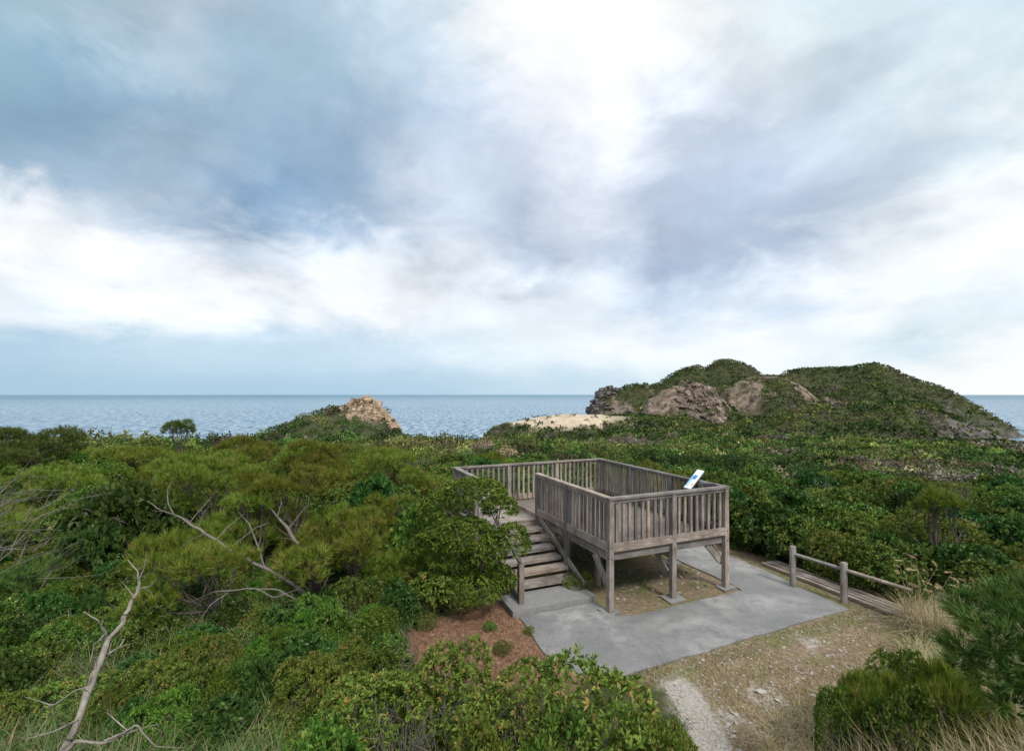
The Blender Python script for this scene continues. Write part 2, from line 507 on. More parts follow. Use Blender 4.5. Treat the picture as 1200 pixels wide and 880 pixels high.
def build_terrain():
    a_front = np.radians(np.linspace(-64, 64, 720))
    a_back = np.radians(np.linspace(64, 296, 90)[1:-1])
    ang = np.concatenate([a_front, a_back])
    R = np.concatenate([[0.3], np.geomspace(1.2, 1500, 300)])
    A, RR = np.meshgrid(ang, R, indexing='ij')
    X = RR * np.sin(A); Y = RR * np.cos(A)
    Z = height(X, Y)
    n, m = A.shape
    idx = np.arange(n * m).reshape(n, m)
    i2 = np.roll(idx, -1, axis=0)
    F = np.stack([idx[:, :-1], i2[:, :-1], i2[:, 1:], idx[:, 1:]], -1).reshape(-1, 4)[:, ::-1]
    sand, rock, rockd = far_masks(X, Y, Z)
    def soft(poly, rad, k=24):
        m0 = np.zeros(X.shape); near = (np.hypot(X, Y) < 16) & (Y > 0)
        xx, yy = X[near], Y[near]; acc = np.zeros(xx.shape)
        wx = (fbm(xx / .35, yy / .35, 201, 3) - .5) * rad * 2.5; wy = (fbm(xx / .35, yy / .35, 207, 3) - .5) * rad * 2.5
        for _ in range(k):
            dx, dy = rng.normal(0, rad * .6, 2)
            acc += inpoly(xx + wx + dx, yy + wy + dy, poly)
        m0[near] = acc / k
        return m0
    def spot(px, py, rx):
        p = gnd(px, py); d = np.hypot(X - p[0], (Y - p[1]) * 1.0) + (fbm(X / .25, Y / .25, 211, 3) - .5) * rx * 2
        return sstep(rx, rx * .5, d) * .8
    grav = np.maximum(soft(GRAVEL, .16), np.maximum(np.maximum(spot(893, 816, .30), spot(862, 838, .16)), spot(945, 752, .22)))
    dry = soft(DRY, .28)
    u, v = uv_of(X, Y)
    dry = np.maximum(dry, ((u > -.3) & (u < 6.2) & (v > -3) & (v < 6)) * 1.0)
    lit = soft(LITTER, .22)
    mb = MB()
    mb.add(np.stack([X, Y, Z], -1).reshape(-1, 3), F, smooth=True)
    m_, nt, b, out = mat_new('hillside_ground')
    g = nt.nodes.new('ShaderNodeNewGeometry'); P = g.outputs['Position']
    a1 = nt.nodes.new('ShaderNodeAttribute'); a1.attribute_name = 'zone'
    a2 = nt.nodes.new('ShaderNodeAttribute'); a2.attribute_name = 'zone2'
    s1 = nt.nodes.new('ShaderNodeSeparateColor'); nt.links.new(a1.outputs['Color'], s1.inputs[0])
    s2 = nt.nodes.new('ShaderNodeSeparateColor'); nt.links.new(a2.outputs['Color'], s2.inputs[0])
    far = noise(nt, .16, 6, .65, P); fine = noise(nt, 9, 5, .7, P); mid = noise(nt, 1.3, 4, .6, P)
    grn = ramp(nt, far, [(.3, (.020, .034, .011)), (.5, (.036, .055, .016)), (.62, (.060, .076, .026)), (.75, (.10, .085, .045))])
    soil = ramp(nt, fine, [(.3, (.055, .040, .026)), (.55, (.11, .085, .055)), (.8, (.20, .165, .11))])
    base = mixc(nt, .28, mixc(nt, ramp(nt, mid, [(.40, (0, 0, 0)), (.62, (1, 1, 1))]), grn, (.030, .042, .013)), soil)
    dryc = ramp(nt, fine, [(.25, (.085, .062, .040)), (.5, (.185, .135, .088)), (.68, (.29, .225, .155)), (.82, (.44, .39, .32))])
    dryc = mixc(nt, ramp(nt, mid, [(.46, (0, 0, 0)), (.62, (1, 1, 1))]), dryc, mixc(nt, .55, dryc, (.115, .125, .035)))
    litc = ramp(nt, fine, [(.25, (.095, .055, .034)), (.5, (.22, .125, .076)), (.75, (.36, .24, .15))])
    rockc = ramp(nt, far, [(.35, (.055, .042, .032)), (.5, (.155, .115, .085)), (.68, (.31, .25, .195))])
    rockd_c = ramp(nt, far, [(.3, (.036, .034, .034)), (.5, (.085, .076, .072)), (.72, (.20, .165, .14))])
    sandc = ramp(nt, far, [(.3, (.30, .235, .165)), (.55, (.46, .375, .275)), (.75, (.56, .47, .36))])
    c = mixc(nt, s1.outputs[2], base, dryc)
    c = mixc(nt, s2.outputs[0], c, litc)
    gravc = ramp(nt, fine, [(.3, (.17, .145, .115)), (.5, (.34, .31, .27)), (.72, (.54, .51, .47))])
    c = mixc(nt, s2.outputs[2], c, gravc)
    c = mixc(nt, s1.outputs[0], c, rockc)
    c = mixc(nt, s2.outputs[1], c, rockd_c)
    c = mixc(nt, s1.outputs[1], c, sandc)
    nt.links.new(c, b.inputs['Base Color']); b.inputs['Roughness'].default_value = .95
    b.inputs['Specular IOR Level'].default_value = .15
    bump(nt, b, fine, .7, .04)
    o = mb.build('terrain', m_)
    me = o.data
    for nm, arr in (('zone', (rock, sand, dry)), ('zone2', (lit, rockd, grav))):
        ca = me.color_attributes.new(nm, 'FLOAT_COLOR', 'POINT')
        q = np.stack([arr[0], arr[1], arr[2], np.ones_like(lit)], -1).reshape(-1, 4)
        ca.data.foreach_set('color', q.astype(np.float32).ravel())
    tag(o, 'green scrub covered coastal ground rising to hills on the right', 'terrain', kind='structure')


build_terrain()


def build_sea():
    ang = np.radians(np.linspace(-180, 180, 145)[:-1]); R = np.concatenate([[40], np.geomspace(150, 60000, 40)])
    A, RR = np.meshgrid(ang, R, indexing='ij')
    n, m = A.shape; idx = np.arange(n * m).reshape(n, m); i2 = np.roll(idx, -1, 0)
    F = np.stack([idx[:, :-1], i2[:, :-1], i2[:, 1:], idx[:, 1:]], -1).reshape(-1, 4)[:, ::-1]
    mb = MB(); mb.add(np.stack([RR * np.sin(A), RR * np.cos(A), np.full_like(A, SEA)], -1).reshape(-1, 3), F)
    m_, nt, b, out = mat_new('open_sea')
    g = nt.nodes.new('ShaderNodeNewGeometry'); P = g.outputs['Position']
    w1 = noise(nt, .16, 5, .66, mapping(nt, P, (1, .5, 1))); w2 = noise(nt, .004, 3, .5, mapping(nt, P, (.35, 1.6, 1)))
    w3 = noise(nt, .028, 4, .6, mapping(nt, P, (.6, 1.5, 1)))
    h = mth(nt, 'ADD', w1, mth(nt, 'MULTIPLY', w3, 1.5))
    w4 = noise(nt, .13, 3, .6, mapping(nt, P, (1, .42, 1), (7, 3, 0)))
    c = mixc(nt, w2, (.035, .105, .185), (.085, .180, .265))
    c = mixc(nt, mth(nt, 'MULTIPLY', ramp(nt, mth(nt, 'MULTIPLY_ADD', w4, .6, mth(nt, 'MULTIPLY', w1, .4)), [(.46, (0, 0, 0)), (.56, (1, 1, 1))]), .8), c, (.40, .50, .58))  # wave glitter painted into the water colour as pale flecks
    dl = nt.nodes.new('ShaderNodeVectorMath'); dl.operation = 'LENGTH'; nt.links.new(P, dl.inputs[0])
    off = nt.nodes.new('ShaderNodeMapRange'); off.inputs['From Min'].default_value = 2500; off.inputs['From Max'].default_value = 9000; nt.links.new(dl.outputs['Value'], off.inputs['Value'])
    c = mixc(nt, off.outputs[0], c, (.045, .150, .215))
    nt.links.new(c, b.inputs['Base Color'])
    b.inputs['Roughness'].default_value = .30; b.inputs['IOR'].default_value = 1.33; b.inputs['Specular IOR Level'].default_value = .3
    bump(nt, b, h, 1.0, 5.5)
    tag(mb.build('sea', m_), 'wide blue grey sea with small waves', 'sea', kind='structure')


build_sea()


# ------------------------------------------------------------------ pavement, path, step
def sheet(name, poly, z0, z1, mat, label, cat):
    mb = MB(); n = len(poly)
    v = [(p[0], p[1], z1) for p in poly] + [(p[0], p[1], z0) for p in poly]
    mb.v.append(np.array(v, float)); mb.tint.append(np.zeros((2 * n, 3)))
    mb.f.append(np.array([list(range(n))])); mb.smooth.append(False)
    mb.f.append(np.array([[i, i + n, (i + 1) % n + n, (i + 1) % n] for i in range(n)])); mb.smooth.append(False)
    mb.n = 2 * n
    o = mb.build(name, mat)
    return tag(o, label, cat, kind='structure')


def rough(poly, amp, step=.25):
    out = []
    for i in range(len(poly)):
        a = np.array(poly[i][:2], float); b = np.array(poly[(i + 1) % len(poly)][:2], float)
        k = max(1, int(np.linalg.norm(b - a) / step))
        for t in range(k):
            out.append(a + (b - a) * t / k + (rng.uniform(-amp, amp, 2) if t else 0))
    return out


pav_uv = [(-1.95, .55), (-2.02, -.3), (-2.1, -1.0), (-1.85, -1.75), (-1.2, -2.1), (-.9, -2.08), (1.5, -2.03), (4.95, -1.98), (5.05, -1.0), (5.3, .4), (5.5, 2.6), (5.3, 4.6), (3.75, 4.8), (3.7, .2), (3.62, -.3), (1.6, -.33), (.35, -.35), (.02, -.2), (-.02, .55)]
def GP_C(p):
    c = gnd(822, 830); e = gnd(868, 930)
    return (c[:2] if p[1] > 6.6 else e[:2])


sheet('pavement', rough([uvw(a, b) for a, b in pav_uv], .03), -.12, .03, M['concrete'], 'grey weathered concrete pavement round the platform', 'pavement')
m_, nt, b, out = mat_new('pale_gravel')
g = nt.nodes.new('ShaderNodeNewGeometry')
f = noise(nt, 22, 5, .75, g.outputs['Position']); f2 = noise(nt, 2.2, 3, .5, g.outputs['Position'])
cc = mixc(nt, mth(nt, 'MULTIPLY', f2, .6), ramp(nt, f, [(.3, (.15, .13, .10)), (.5, (.32, .295, .26)), (.7, (.54, .51, .47))]), (.21, .17, .12))
nt.links.new(cc, b.inputs['Base Color']); b.inputs['Roughness'].default_value = .95; bump(nt, b, f, .8, .02)
sheet('gravel_path', rough([tuple(np.array(p) * .86 + np.array(GP_C(p)) * .14) for p in GRAVEL], .025, .1), -.05, .006, m_, 'pale worn gravel path through the dry grass', 'path')

# ------------------------------------------------------------------ viewing platform
plat = empty('viewing_platform', PO, PA)
tag(plat, 'weathered grey wooden viewing platform with railings and stairs', 'platform')
FZ, RT = 1.32, 2.53


def part(name, mat, boxes, parent=plat, j=.003):
    mb = MB()
    for lo, hi in boxes: mb.box(lo, hi, j)
    return mb.build(name, mat, parent)


# floor: main deck and the slightly lower landing, boards with gaps
bx = []
v = .02
while v < 5.56:
    bx.append(((.04, v, FZ - .04), (3.36, min(v + .135, 5.58), FZ))); v += .143
part('floor', M['wood_floor'], bx)
bx = []
v = 3.6
while v < 5.55:
    bx.append(((-1.86, v, FZ - .15), (.03, min(v + .135, 5.58), FZ - .11))); v += .143
part('landing', M['wood_x'], bx)
part('edge_board', M['wood_y'], [((-.005, 3.66, FZ - .11), (.036, 5.56, FZ + .012))])
# beams and joists
part('beam', M['wood_x'], [((.06, .03, 1.13), (3.34, .10, FZ - .045))])
part('beam', M['wood_y'], [((.03, .11, 1.10), (.10, 5.5, FZ - .045))])
part('beam', M['wood_y'], [((3.30, .11, 1.10), (3.37, 5.5, FZ - .045))])
part('beam', M['wood_x'], [((-1.8, 5.5, 1.05), (3.29, 5.57, FZ - .16))])
part('beam', M['wood_x'], [((-1.8, 3.62, 1.0), (.02, 3.70, FZ - .155))])
for vv in (.9, 1.9, 2.9, 3.9, 4.9):
    part('joist', M['wood_x'], [((.11, vv, 1.12), (3.29, vv + .07, FZ - .045))])
part('beam', M['wood_y'], [((1.70, .11, .96), (1.80, 5.49, 1.115))])

posts = [(0, 0, 0), (1.75, 0, 0), (3.4, 0, 0), (0, 1.9, 0), (0, 3.58, 0), (3.4, 1.9, 0), (3.4, 3.75, 0), (3.4, 5.6, 0), (1.7, 5.6, 0), (-.06, 5.6, 0), (-1.86, 5.6, 0), (-1.86, 3.62, 0)]
for (u, w, z0) in posts:
    part('post', M['wood_z'], [((u - .06, w - .06, -.05), (u + .06, w + .06, RT - .055))], j=.006)
for (u, w) in [(0, 0), (1.75, 0), (3.4, 0), (0, 1.9), (3.4, 1.9), (3.4, 3.75)]:
    part('footing', M['pad'], [((u - .19, w - .17, -.1), (u + .2, w + .18, .04))], j=.04)
for (u, w) in [(.6, 1.4), (1.75, 2.6), (2.6, 3.6)]:
    part('post', M['wood_z'], [((u - .055, w - .055, -.05), (u + .055, w + .055, 1.12))])
for (u, w, nx, ny) in [(0, 0, 0, -1), (1.75, 0, 0, -1), (3.4, 0, 0, -1), (0, 0, -1, 0), (0, 1.9, -1, 0)]:
    for zz in (1.20, 1.44):
        c0 = np.array([u + nx * .058, w + ny * .058, zz]); mb = MB()
        mb.tube([c0, c0 + np.array([nx, ny, 0]) * .012], [.016, .014], 8, 1)
        mb.add([c0 + np.array([nx, ny, 0]) * .012 + (np.array([ny, nx, 0]) * math.cos(a_) + np.array([0, 0, 1]) * math.sin(a_)) * .014 for a_ in np.linspace(0, 2 * PI, 8, endpoint=False)], [list(range(8))])
        mb.build('bolt', M['dark_metal'], plat)
# braces
for a, b_ in [((0, .09, .55), (0, .62, 1.12)), ((1.68, .10, .62), (1.68, .66, 1.12)), ((3.34, .10, .66), (2.9, .10, 1.12)), ((3.4, .1, .6), (3.4, .6, 1.10))]:
    mb = MB(); mb.beam(a, b_, .055, .15); mb.build('brace', M['wood_z'], plat)


def rail_side(p0, p1, bays, outer, stuff=False, top=RT, lo=FZ + .02, hi=FZ + .20, ext0=.07, ext1=.07):
    """one side of the railing: top rail, kick board, balusters as sub-parts of the kick board"""
    p0 = np.array(p0, float); p1 = np.array(p1, float)
    L = np.linalg.norm(p1 - p0); d = (p1 - p0) / L; nrm = np.array(outer, float)
    alongx = abs(d[0]) > .5
    mh = M['wood_x'] if alongx else M['wood_y']
    mb = MB(); a = np.append(p0 - d * ext0, top - .025); b_ = np.append(p1 + d * ext1, top - .025)
    mb.beam(a, b_, .15, .05); mb.build('top_rail', mh, plat)
    mb = MB(); mb.beam(np.append(p0 + d * .06 + nrm * .02, top - .095), np.append(p1 - d * .06 + nrm * .02, top - .095), .035, .075)
    mb.build('upper_rail', mh, plat)
    cuts = [0] + list(bays) + [L]
    kb = None
    mb = MB()
    for c0, c1 in zip(cuts[:-1], cuts[1:]):
        mb.beam(np.append(p0 + d * (c0 + .063) + nrm * .035, (lo + hi) / 2 + rng.uniform(-.006, .006)), np.append(p1 - d * (L - c1 + .063) + nrm * .035, (lo + hi) / 2 + rng.uniform(-.006, .006)), .045, hi - lo)
    kb = mb.build('kick_board', mh, plat)
    st = MB()
    for c0, c1 in zip(cuts[:-1], cuts[1:]):
        n = max(2, round((c1 - c0) / .176)); s = (c1 - c0) / n
        for k in range(1, n) if n > 2 else []:
            t = c0 + s * k + rng.uniform(-.008, .008)
            q = p0 + d * t - nrm * .008 + d * 0
            m1 = st if stuff else MB()
            w = rng.uniform(.060, .074)
            tilt = d * rng.uniform(-.008, .008)
            m1.beam(np.append(q, lo + .03), np.append(q + tilt, top - .06), w if alongx else .05, .05 if alongx else w, up=(0, 1, 0))
            if not stuff: m1.build('baluster', M['wood_z'], kb)
    if stuff:
        o = st.build('balusters', M['wood_z'], kb); o['kind'] = 'stuff'


rail_side((0, 0), (3.4, 0), [1.75], (0, -1))
rail_side((0, 0), (0, 3.58), [1.9], (-1, 0), ext0=-.08, ext1=.06)
rail_side((3.4, 0), (3.4, 5.6), [1.9, 3.75], (1, 0), ext0=-.08, ext1=-.08)
rail_side((-1.86, 5.6), (3.4, 5.6), [1.8, 3.56], (0, 1))
rail_side((-1.86, 3.62), (-1.86, 5.6), [], (-1, 0), stuff=True, ext1=-.08)
# stairs
stair = MB(); stair.beam((-.015, 3.60, 1.34), (-.015, 1.06, .255), .045, .12)
st1 = stair.build('stringer', M['wood_x'], plat)
stair = MB(); stair.beam((-1.72, 3.52, 1.16), (-1.72, 1.08, .17), .05, .16)
stair.build('stringer', M['wood_y'], plat)
NS = 7
for i in range(1, NS):
    z = 1.20 - .151 * i; vv = 3.58 - .355 * i
    mb = MB(); mb.box((-1.69, vv - .03, z - .085), (-.03, vv + .05, z - .002), .006); mb.box((-1.69, vv + .055, z - .045), (-.03, vv + .31, z), .004)
    mb.build('step', M['wood_x'], plat)
part('newel_post', M['wood_z'], [((-1.80, .86, .10), (-1.68, .98, 1.02))])
mb = MB(); mb.beam((-1.74, .92, 1.03), (-1.74, 3.6, 2.12), .07, .06); mb.build('handrail', M['wood_y'], plat)

# concrete block at the foot of the stairs
slab = empty('concrete_step', uvw(-1, .9), PA)
tag(slab, 'low concrete step block at the foot of the wooden stairs', 'step')
mb = MB(); mb.box((-1.06, -.30, -.08), (1.02, .55, .145), .012); mb.build('block', M['pad'], slab)

# ------------------------------------------------------------------ information board
ib = empty('information_board', uvw(2.72, .42, FZ), PA)
tag(ib, 'small tilted white and blue information board standing in the corner of the platform', 'sign')
th = math.radians(43); cx_, sx_ = math.cos(th), math.sin(th)
def ib_pt(a, b_, n):                                       # a up the panel, b across it, n off its face
    return (-.28 + a * cx_ - n * sx_, b_, 1.17 + a * sx_ + n * cx_)
def ib_box(a0, a1, b0, b1, n0, n1, name, mat, par):
    mb = MB(); v = [ib_pt(a, b_, n) for n in (n0, n1) for (a, b_) in ((a0, b0), (a1, b0), (a1, b1), (a0, b1))]
    mb.add(v, [[0, 3, 2, 1], [4, 5, 6, 7], [0, 1, 5, 4], [1, 2, 6, 5], [2, 3, 7, 6], [3, 0, 4, 7]])
    return mb.build(name, mat, par)
pn = ib_box(0, .60, -.26, -.05, 0, .03, 'panel', M['white_panel'], ib)
ib_box(.08, .40, -.13, -.055, .031, .034, 'blue_print', M['blue_panel'], pn)
ib_box(.30, .42, -.21, -.10, .035, .038, 'blue_print', M['dark_blue'], pn)
ib_box(.10, .17, -.25, -.20, .035, .038, 'orange_print', M['orange'], pn)
ib_box(-.01, .61, -.27, -.04, -.035, -.002, 'backing', M['dark_metal'], ib)
for s in (-.20, -.09):
    mb = MB(); mb.box((-.02, s - .03, 0), (.04, s + .03, 1.36)); mb.build('leg', M['dark_metal'], ib)
mb = MB(); mb.beam((.0, -.12, 1.26), (.56, -.12, 1.22), .20, .05); mb.build('bracket', M['dark_metal'], ib)

# ------------------------------------------------------------------ fence and walkway
f1 = gnd(929, 688); f2 = gnd(989, 706); f3 = f2 + (f2 - f1) * 1.05
fen = empty('timber_fence', f1)
tag(fen, 'low timber post and rail fence beside the wooden walkway', 'fence')
fd = (f2 - f1)[:2]; fang = math.atan2(fd[1], fd[0])
for p, hh in ((f1, 1.03), (f2, .93)):
    q = p - f1
    mb = MB(); mb.tube([q + np.array([0, 0, -.1]), q + np.array([0, 0, hh - .01]), q + np.array([0, 0, hh])], [.075, .072, .055], 10, 1)
    mb.add([q + np.array([.054 * math.cos(2 * PI * k / 10), .054 * math.sin(2 * PI * k / 10), hh]) for k in range(10)], [list(range(10))])
    mb.build('post', M['wood_z'], fen)
r0 = f1 + np.array([0, 0, .84]) - np.append(fd, 0) * .06; r1 = f2 + np.array([0, 0, .76]); r2 = f3 + np.array([0, 0, .68]) + np.append(fd, 0) * .08
side = np.array([-fd[1], fd[0], 0]) / np.linalg.norm(fd) * .0
mb = MB(); mb.tube([r0 - f1, r1 - f1], [.045, .045], 8, 1); mb.build('rail', M['wood_x'], fen)
mb = MB(); mb.tube([r1 - f1, r2 - f1], [.045, .04], 8, 1); mb.build('rail', M['wood_x'], fen)

wk = empty('wooden_walkway', gnd(930, 682))
tag(wk, 'narrow wooden walkway of long boards beyond the timber fence', 'walkway')
wa = gnd(896, 662); wb = gnd(1062, 727); wd = (wb - wa); wd /= np.linalg.norm(wd); wn = np.array([-wd[1], wd[0], 0])
for k in range(4):
    o_ = wn * (-.06 + k * .15)
    mb = MB(); mb.beam(wa + o_ - gnd(930, 682) + [0, 0, .05 + .01 * (k % 2)], wb + o_ - gnd(930, 682) + [0, 0, .05 + .008 * k], .115, .07); mb.build('board', M['wood_x'], wk)



# ------------------------------------------------------------------ foliage
def unit(n):
    v = rng.normal(size=(n, 3)); return v / np.linalg.norm(v, axis=1, keepdims=True)


def nrm(v):
    return v / (np.linalg.norm(v, axis=1, keepdims=True) + 1e-9)


def add_leaves(mb, P, D, L, W, tint=None, droop=.15):
    """diamond leaves with a bent midrib: base P, direction D"""
    n = len(P)
    S = nrm(np.cross(D, unit(n))); U = np.cross(S, D)
    L = np.asarray(L).reshape(-1, 1) * np.ones((n, 1)); W = np.asarray(W).reshape(-1, 1) * np.ones((n, 1))
    tip = P + D * L; tip[:, 2] -= (L[:, 0] * droop)
    mid = P + D * L * .55
    v = np.stack([P, mid + S * W / 2 + U * W * .12, tip, mid - S * W / 2 + U * W * .12], 1).reshape(-1, 3)
    f = np.arange(4 * n).reshape(n, 4)
    mb.add(v, f, None if tint is None else np.repeat(tint, 4, 0))


def add_needles(mb, P, D, L, W, tint=None):
    n = len(P)
    S = nrm(np.cross(D, unit(n)))
    L = np.asarray(L).reshape(-1, 1); 
    v = np.stack([P - S * W / 2, P + S * W / 2, P + D * L], 1).reshape(-1, 3)
    mb.add(v, np.arange(3 * n).reshape(n, 3), None if tint is None else np.repeat(tint, 3, 0))


def tuft_tint(P, k):
    t = .50 + .26 * rng.normal(size=len(P)) + .9 * (fbm(P[:, 0] * 2.2 + P[:, 2], P[:, 1] * 2.2 + P[:, 2], 61, 3) - .5)
    return np.repeat(np.clip(t, 0, 1)[:, None] * np.ones((1, 3)), k, 0)


def fan(C, A, k, lo, hi):
    """k directions round each axis A"""
    C = np.repeat(C, k, 0); A = np.repeat(A, k, 0); n = len(C)
    R = nrm(np.cross(A, unit(n))); th = rng.uniform(lo, hi, (n, 1))
    return C, nrm(A * np.cos(th) + R * np.sin(th))


def shell(lobes, dens, low=-.35, depth=(.78, 1.04), up=.5, gap=.22):
    """points and outward directions over the outside of a set of ellipsoid lobes"""
    Ps = []; As = []
    for i, (c, r) in enumerate(lobes):
        c = np.array(c, float); r = np.array(r, float)
        area = 4 * PI * ((r[0] * r[1]) ** 1.6 / 3 + (r[0] * r[2]) ** 1.6 / 3 + (r[1] * r[2]) ** 1.6 / 3) ** (1 / 1.6)
        n = max(8, int(area * dens))
        d = unit(n); d = d[d[:, 2] > low + rng.uniform(-.2, .2, len(d))]
        k = rng.uniform(depth[0], depth[1], (len(d), 1))
        p = c + d * r * k
        keep = np.ones(len(p), bool)
        for jx, (c2, r2) in enumerate(lobes):
            if jx == i: continue
            keep &= (((p - np.array(c2)) / np.array(r2)) ** 2).sum(1) > .62
        keep &= fbm(p[:, 0] * 4.2 + p[:, 2] * 3.1, p[:, 1] * 4.2 - p[:, 2] * 2.7, 5 + i, 2) > gap
        a = nrm(d / r)
        a = nrm(a + np.array([0, 0, up]) + .35 * unit(len(a)))
        Ps.append(p[keep]); As.append(a[keep])
    return np.vstack(Ps), np.vstack(As)


def crown_leaf(lobes, dens, k, L, W, lo=.5, hi=1.35, mb=None, gap=.22):
    mb = mb or MB(); P, A = shell(lobes, dens, gap=gap)
    C, D = fan(P, A, k, lo, hi)
    n = len(C)
    add_leaves(mb, C, D, L * rng.uniform(.45, 1.35, n), W * rng.uniform(.55, 1.3, n), tuft_tint(P, k))
    return mb


def crown_needle(lobes, dens, k, L, W, mb=None, low=-.25):
    mb = mb or MB(); P, A = shell(lobes, dens, low=low, depth=(.6, 1.08), up=.9)
    C, D = fan(P, A, k, .12, .95)
    C = C - np.repeat(A, k, 0) * rng.uniform(0, .06, (len(C), 1))
    add_needles(mb, C, D, L * rng.uniform(.6, 1.2, len(C)), W, tuft_tint(P, k))
    return mb


def limbs(mb, base, lobes, r0, fork=None, twigs=3, bend=.15):
    base = np.array(base, float)
    cen = np.mean([np.array(l[0]) for l in lobes], 0)
    fork = base + (cen - base) * .38 if fork is None else np.array(fork, float)
    mb.tube([base, base + (fork - base) * .5 + rng.normal(0, bend * .25, 3), fork], [r0, r0 * .85, r0 * .7], 7, 3)
    for c, r in lobes:
        c = np.array(c); d = c - fork; L = np.linalg.norm(d)
        m1 = fork + d * .45 + rng.normal(0, bend * L * .5, 3)
        mb.tube([fork, m1, c], [r0 * .55, r0 * .36, r0 * .16], 5, 3)
        for _ in range(twigs):
            e = c + unit(1)[0] * np.array(r) * rng.uniform(.8, 1.12)
            e[2] = max(e[2], c[2] - r[2] * .5)
            mb.tube([c - d * rng.uniform(.1, .4), c + (e - c) * .5 + rng.normal(0, .04, 3), e], [r0 * .16, r0 * .1, r0 * .05], 4, 2)


def rand_lobes(n, R, Hh, flat=.7, low=.35):
    out = []
    for i in range(n):
        a = 2 * PI * i / n + rng.uniform(-.5, .5); rr = R * (rng.uniform(.35, .68) if i else .05)
        s = R * rng.uniform(.36, .56)
        z = Hh * rng.uniform(low, .72) if i else Hh * .68
        out.append((np.array([rr * math.cos(a), rr * math.sin(a), z]), np.array([s, s * rng.uniform(.8, 1.1), s * flat * rng.uniform(.8, 1.1)])))
    return out


# ---- prototypes of the shrubs (unit: about 1 m crown radius); each is foliage and stems
PROTO = {}


def make_proto(key, mats, spec, n):
    for i in range(n):
        lobes = rand_lobes(rng.integers(7, 10), 1.0, 1.15, flat=.75)
        lobes += [(np.array([l[0][0] * .9, l[0][1] * .9, .26]), np.array([.48, .48, .32])) for l in lobes[1:5]]
        if spec['type'] == 'leaf':
            mb = crown_leaf(lobes, spec['dens'], spec['k'], spec['L'], spec['W'])
        else:
            mb = crown_needle(lobes, spec['dens'], spec['k'], spec['L'], spec['W'])
        s = MB(); limbs(s, (0, 0, -.1), lobes, .05, twigs=2)
        zt = np.quantile(np.vstack(mb.v)[:, 2], .995)
        PROTO.setdefault(key, []).append((mb.mesh(key + '_foliage', M[mats]), s.mesh(key + '_stems', M['twig']), zt))


make_proto('glossy', 'glossy', dict(type='leaf', dens=85, k=7, L=.12, W=.05), 3)
make_proto('deep', 'deep', dict(type='leaf', dens=75, k=7, L=.15, W=.07), 2)
make_proto('light', 'light', dict(type='leaf', dens=105, k=8, L=.085, W=.034), 3)
make_proto('fine', 'fine', dict(type='leaf', dens=230, k=7, L=.06, W=.022), 2)
make_proto('pine', 'needle', dict(type='needle', dens=105, k=16, L=.19, W=.012), 3)
# grey half-bare shrub: many upright twigs and a few leaves
for i in range(2):
    s = MB()
    tips = []
    for k in range(46):
        d = unit(1)[0]; d[2] = abs(d[2]) + .55; d /= np.linalg.norm(d)
        L = rng.uniform(.6, 1.15); p0 = np.array([d[0] * .12, d[1] * .12, -.05])
        m1 = p0 + d * L * .5 + rng.normal(0, .06, 3); e = p0 + d * L + rng.normal(0, .1, 3)
        s.tube([p0, m1, e], [.018, .012, .005], 4, 2)
        for q in range(3):
            t = rng.uniform(.4, .95); b0 = p0 + (e - p0) * t; e2 = b0 + nrm((d + .8 * unit(1)[0]).reshape(1, 3))[0] * rng.uniform(.12, .35)
            s.tube([b0, e2], [.008, .003], 3, 1); tips.append(e2)
    lf = MB(); T = np.array(tips)[::3]; C, D = fan(T, np.tile([0, 0, 1.], (len(T), 1)), 4, .3, 1.3)
    add_leaves(lf, C, D, .07, .026)
    PROTO.setdefault('bare', []).append((lf.mesh('bare_foliage', M['light']), s.mesh('bare_stems', M['twig']), 1.1))

SHRUBS = []


def shrub(kind, x, y, ztop, rad, label, group, name='shrub', parts=True, zb=None, squash=1.0):
    pr = PROTO[kind][rng.integers(len(PROTO[kind]))]
    zb = hz(x, y) - .03 if zb is None else zb
    sz = max((ztop - zb) / pr[2], .15)
    o = empty(name, (x, y, zb), rng.uniform(0, 2 * PI)); o.scale = (rad, rad * rng.uniform(.85, 1.15), sz)
    fo = bpy.data.objects.new('foliage', pr[0]); COL.objects.link(fo); fo.parent = o
    s_ = bpy.data.objects.new('stems', pr[1]); COL.objects.link(s_); s_.parent = o
    tag(o, label, {'shrub': 'shrub', 'low_plant': 'plant', 'dwarf_pine': 'small pine', 'bare_shrub': 'bare shrub'}[name], group)
    SHRUBS.append((x, y, rad))
    return o


def shrub_px(kind, px, py_top, y, rad, label, group=None, name='shrub'):
    """crown whose top stands at photo row py_top, at distance y"""
    p = at(px, py_top, y)
    return shrub(kind, p[0], p[1], p[2], rad, label, group, name)


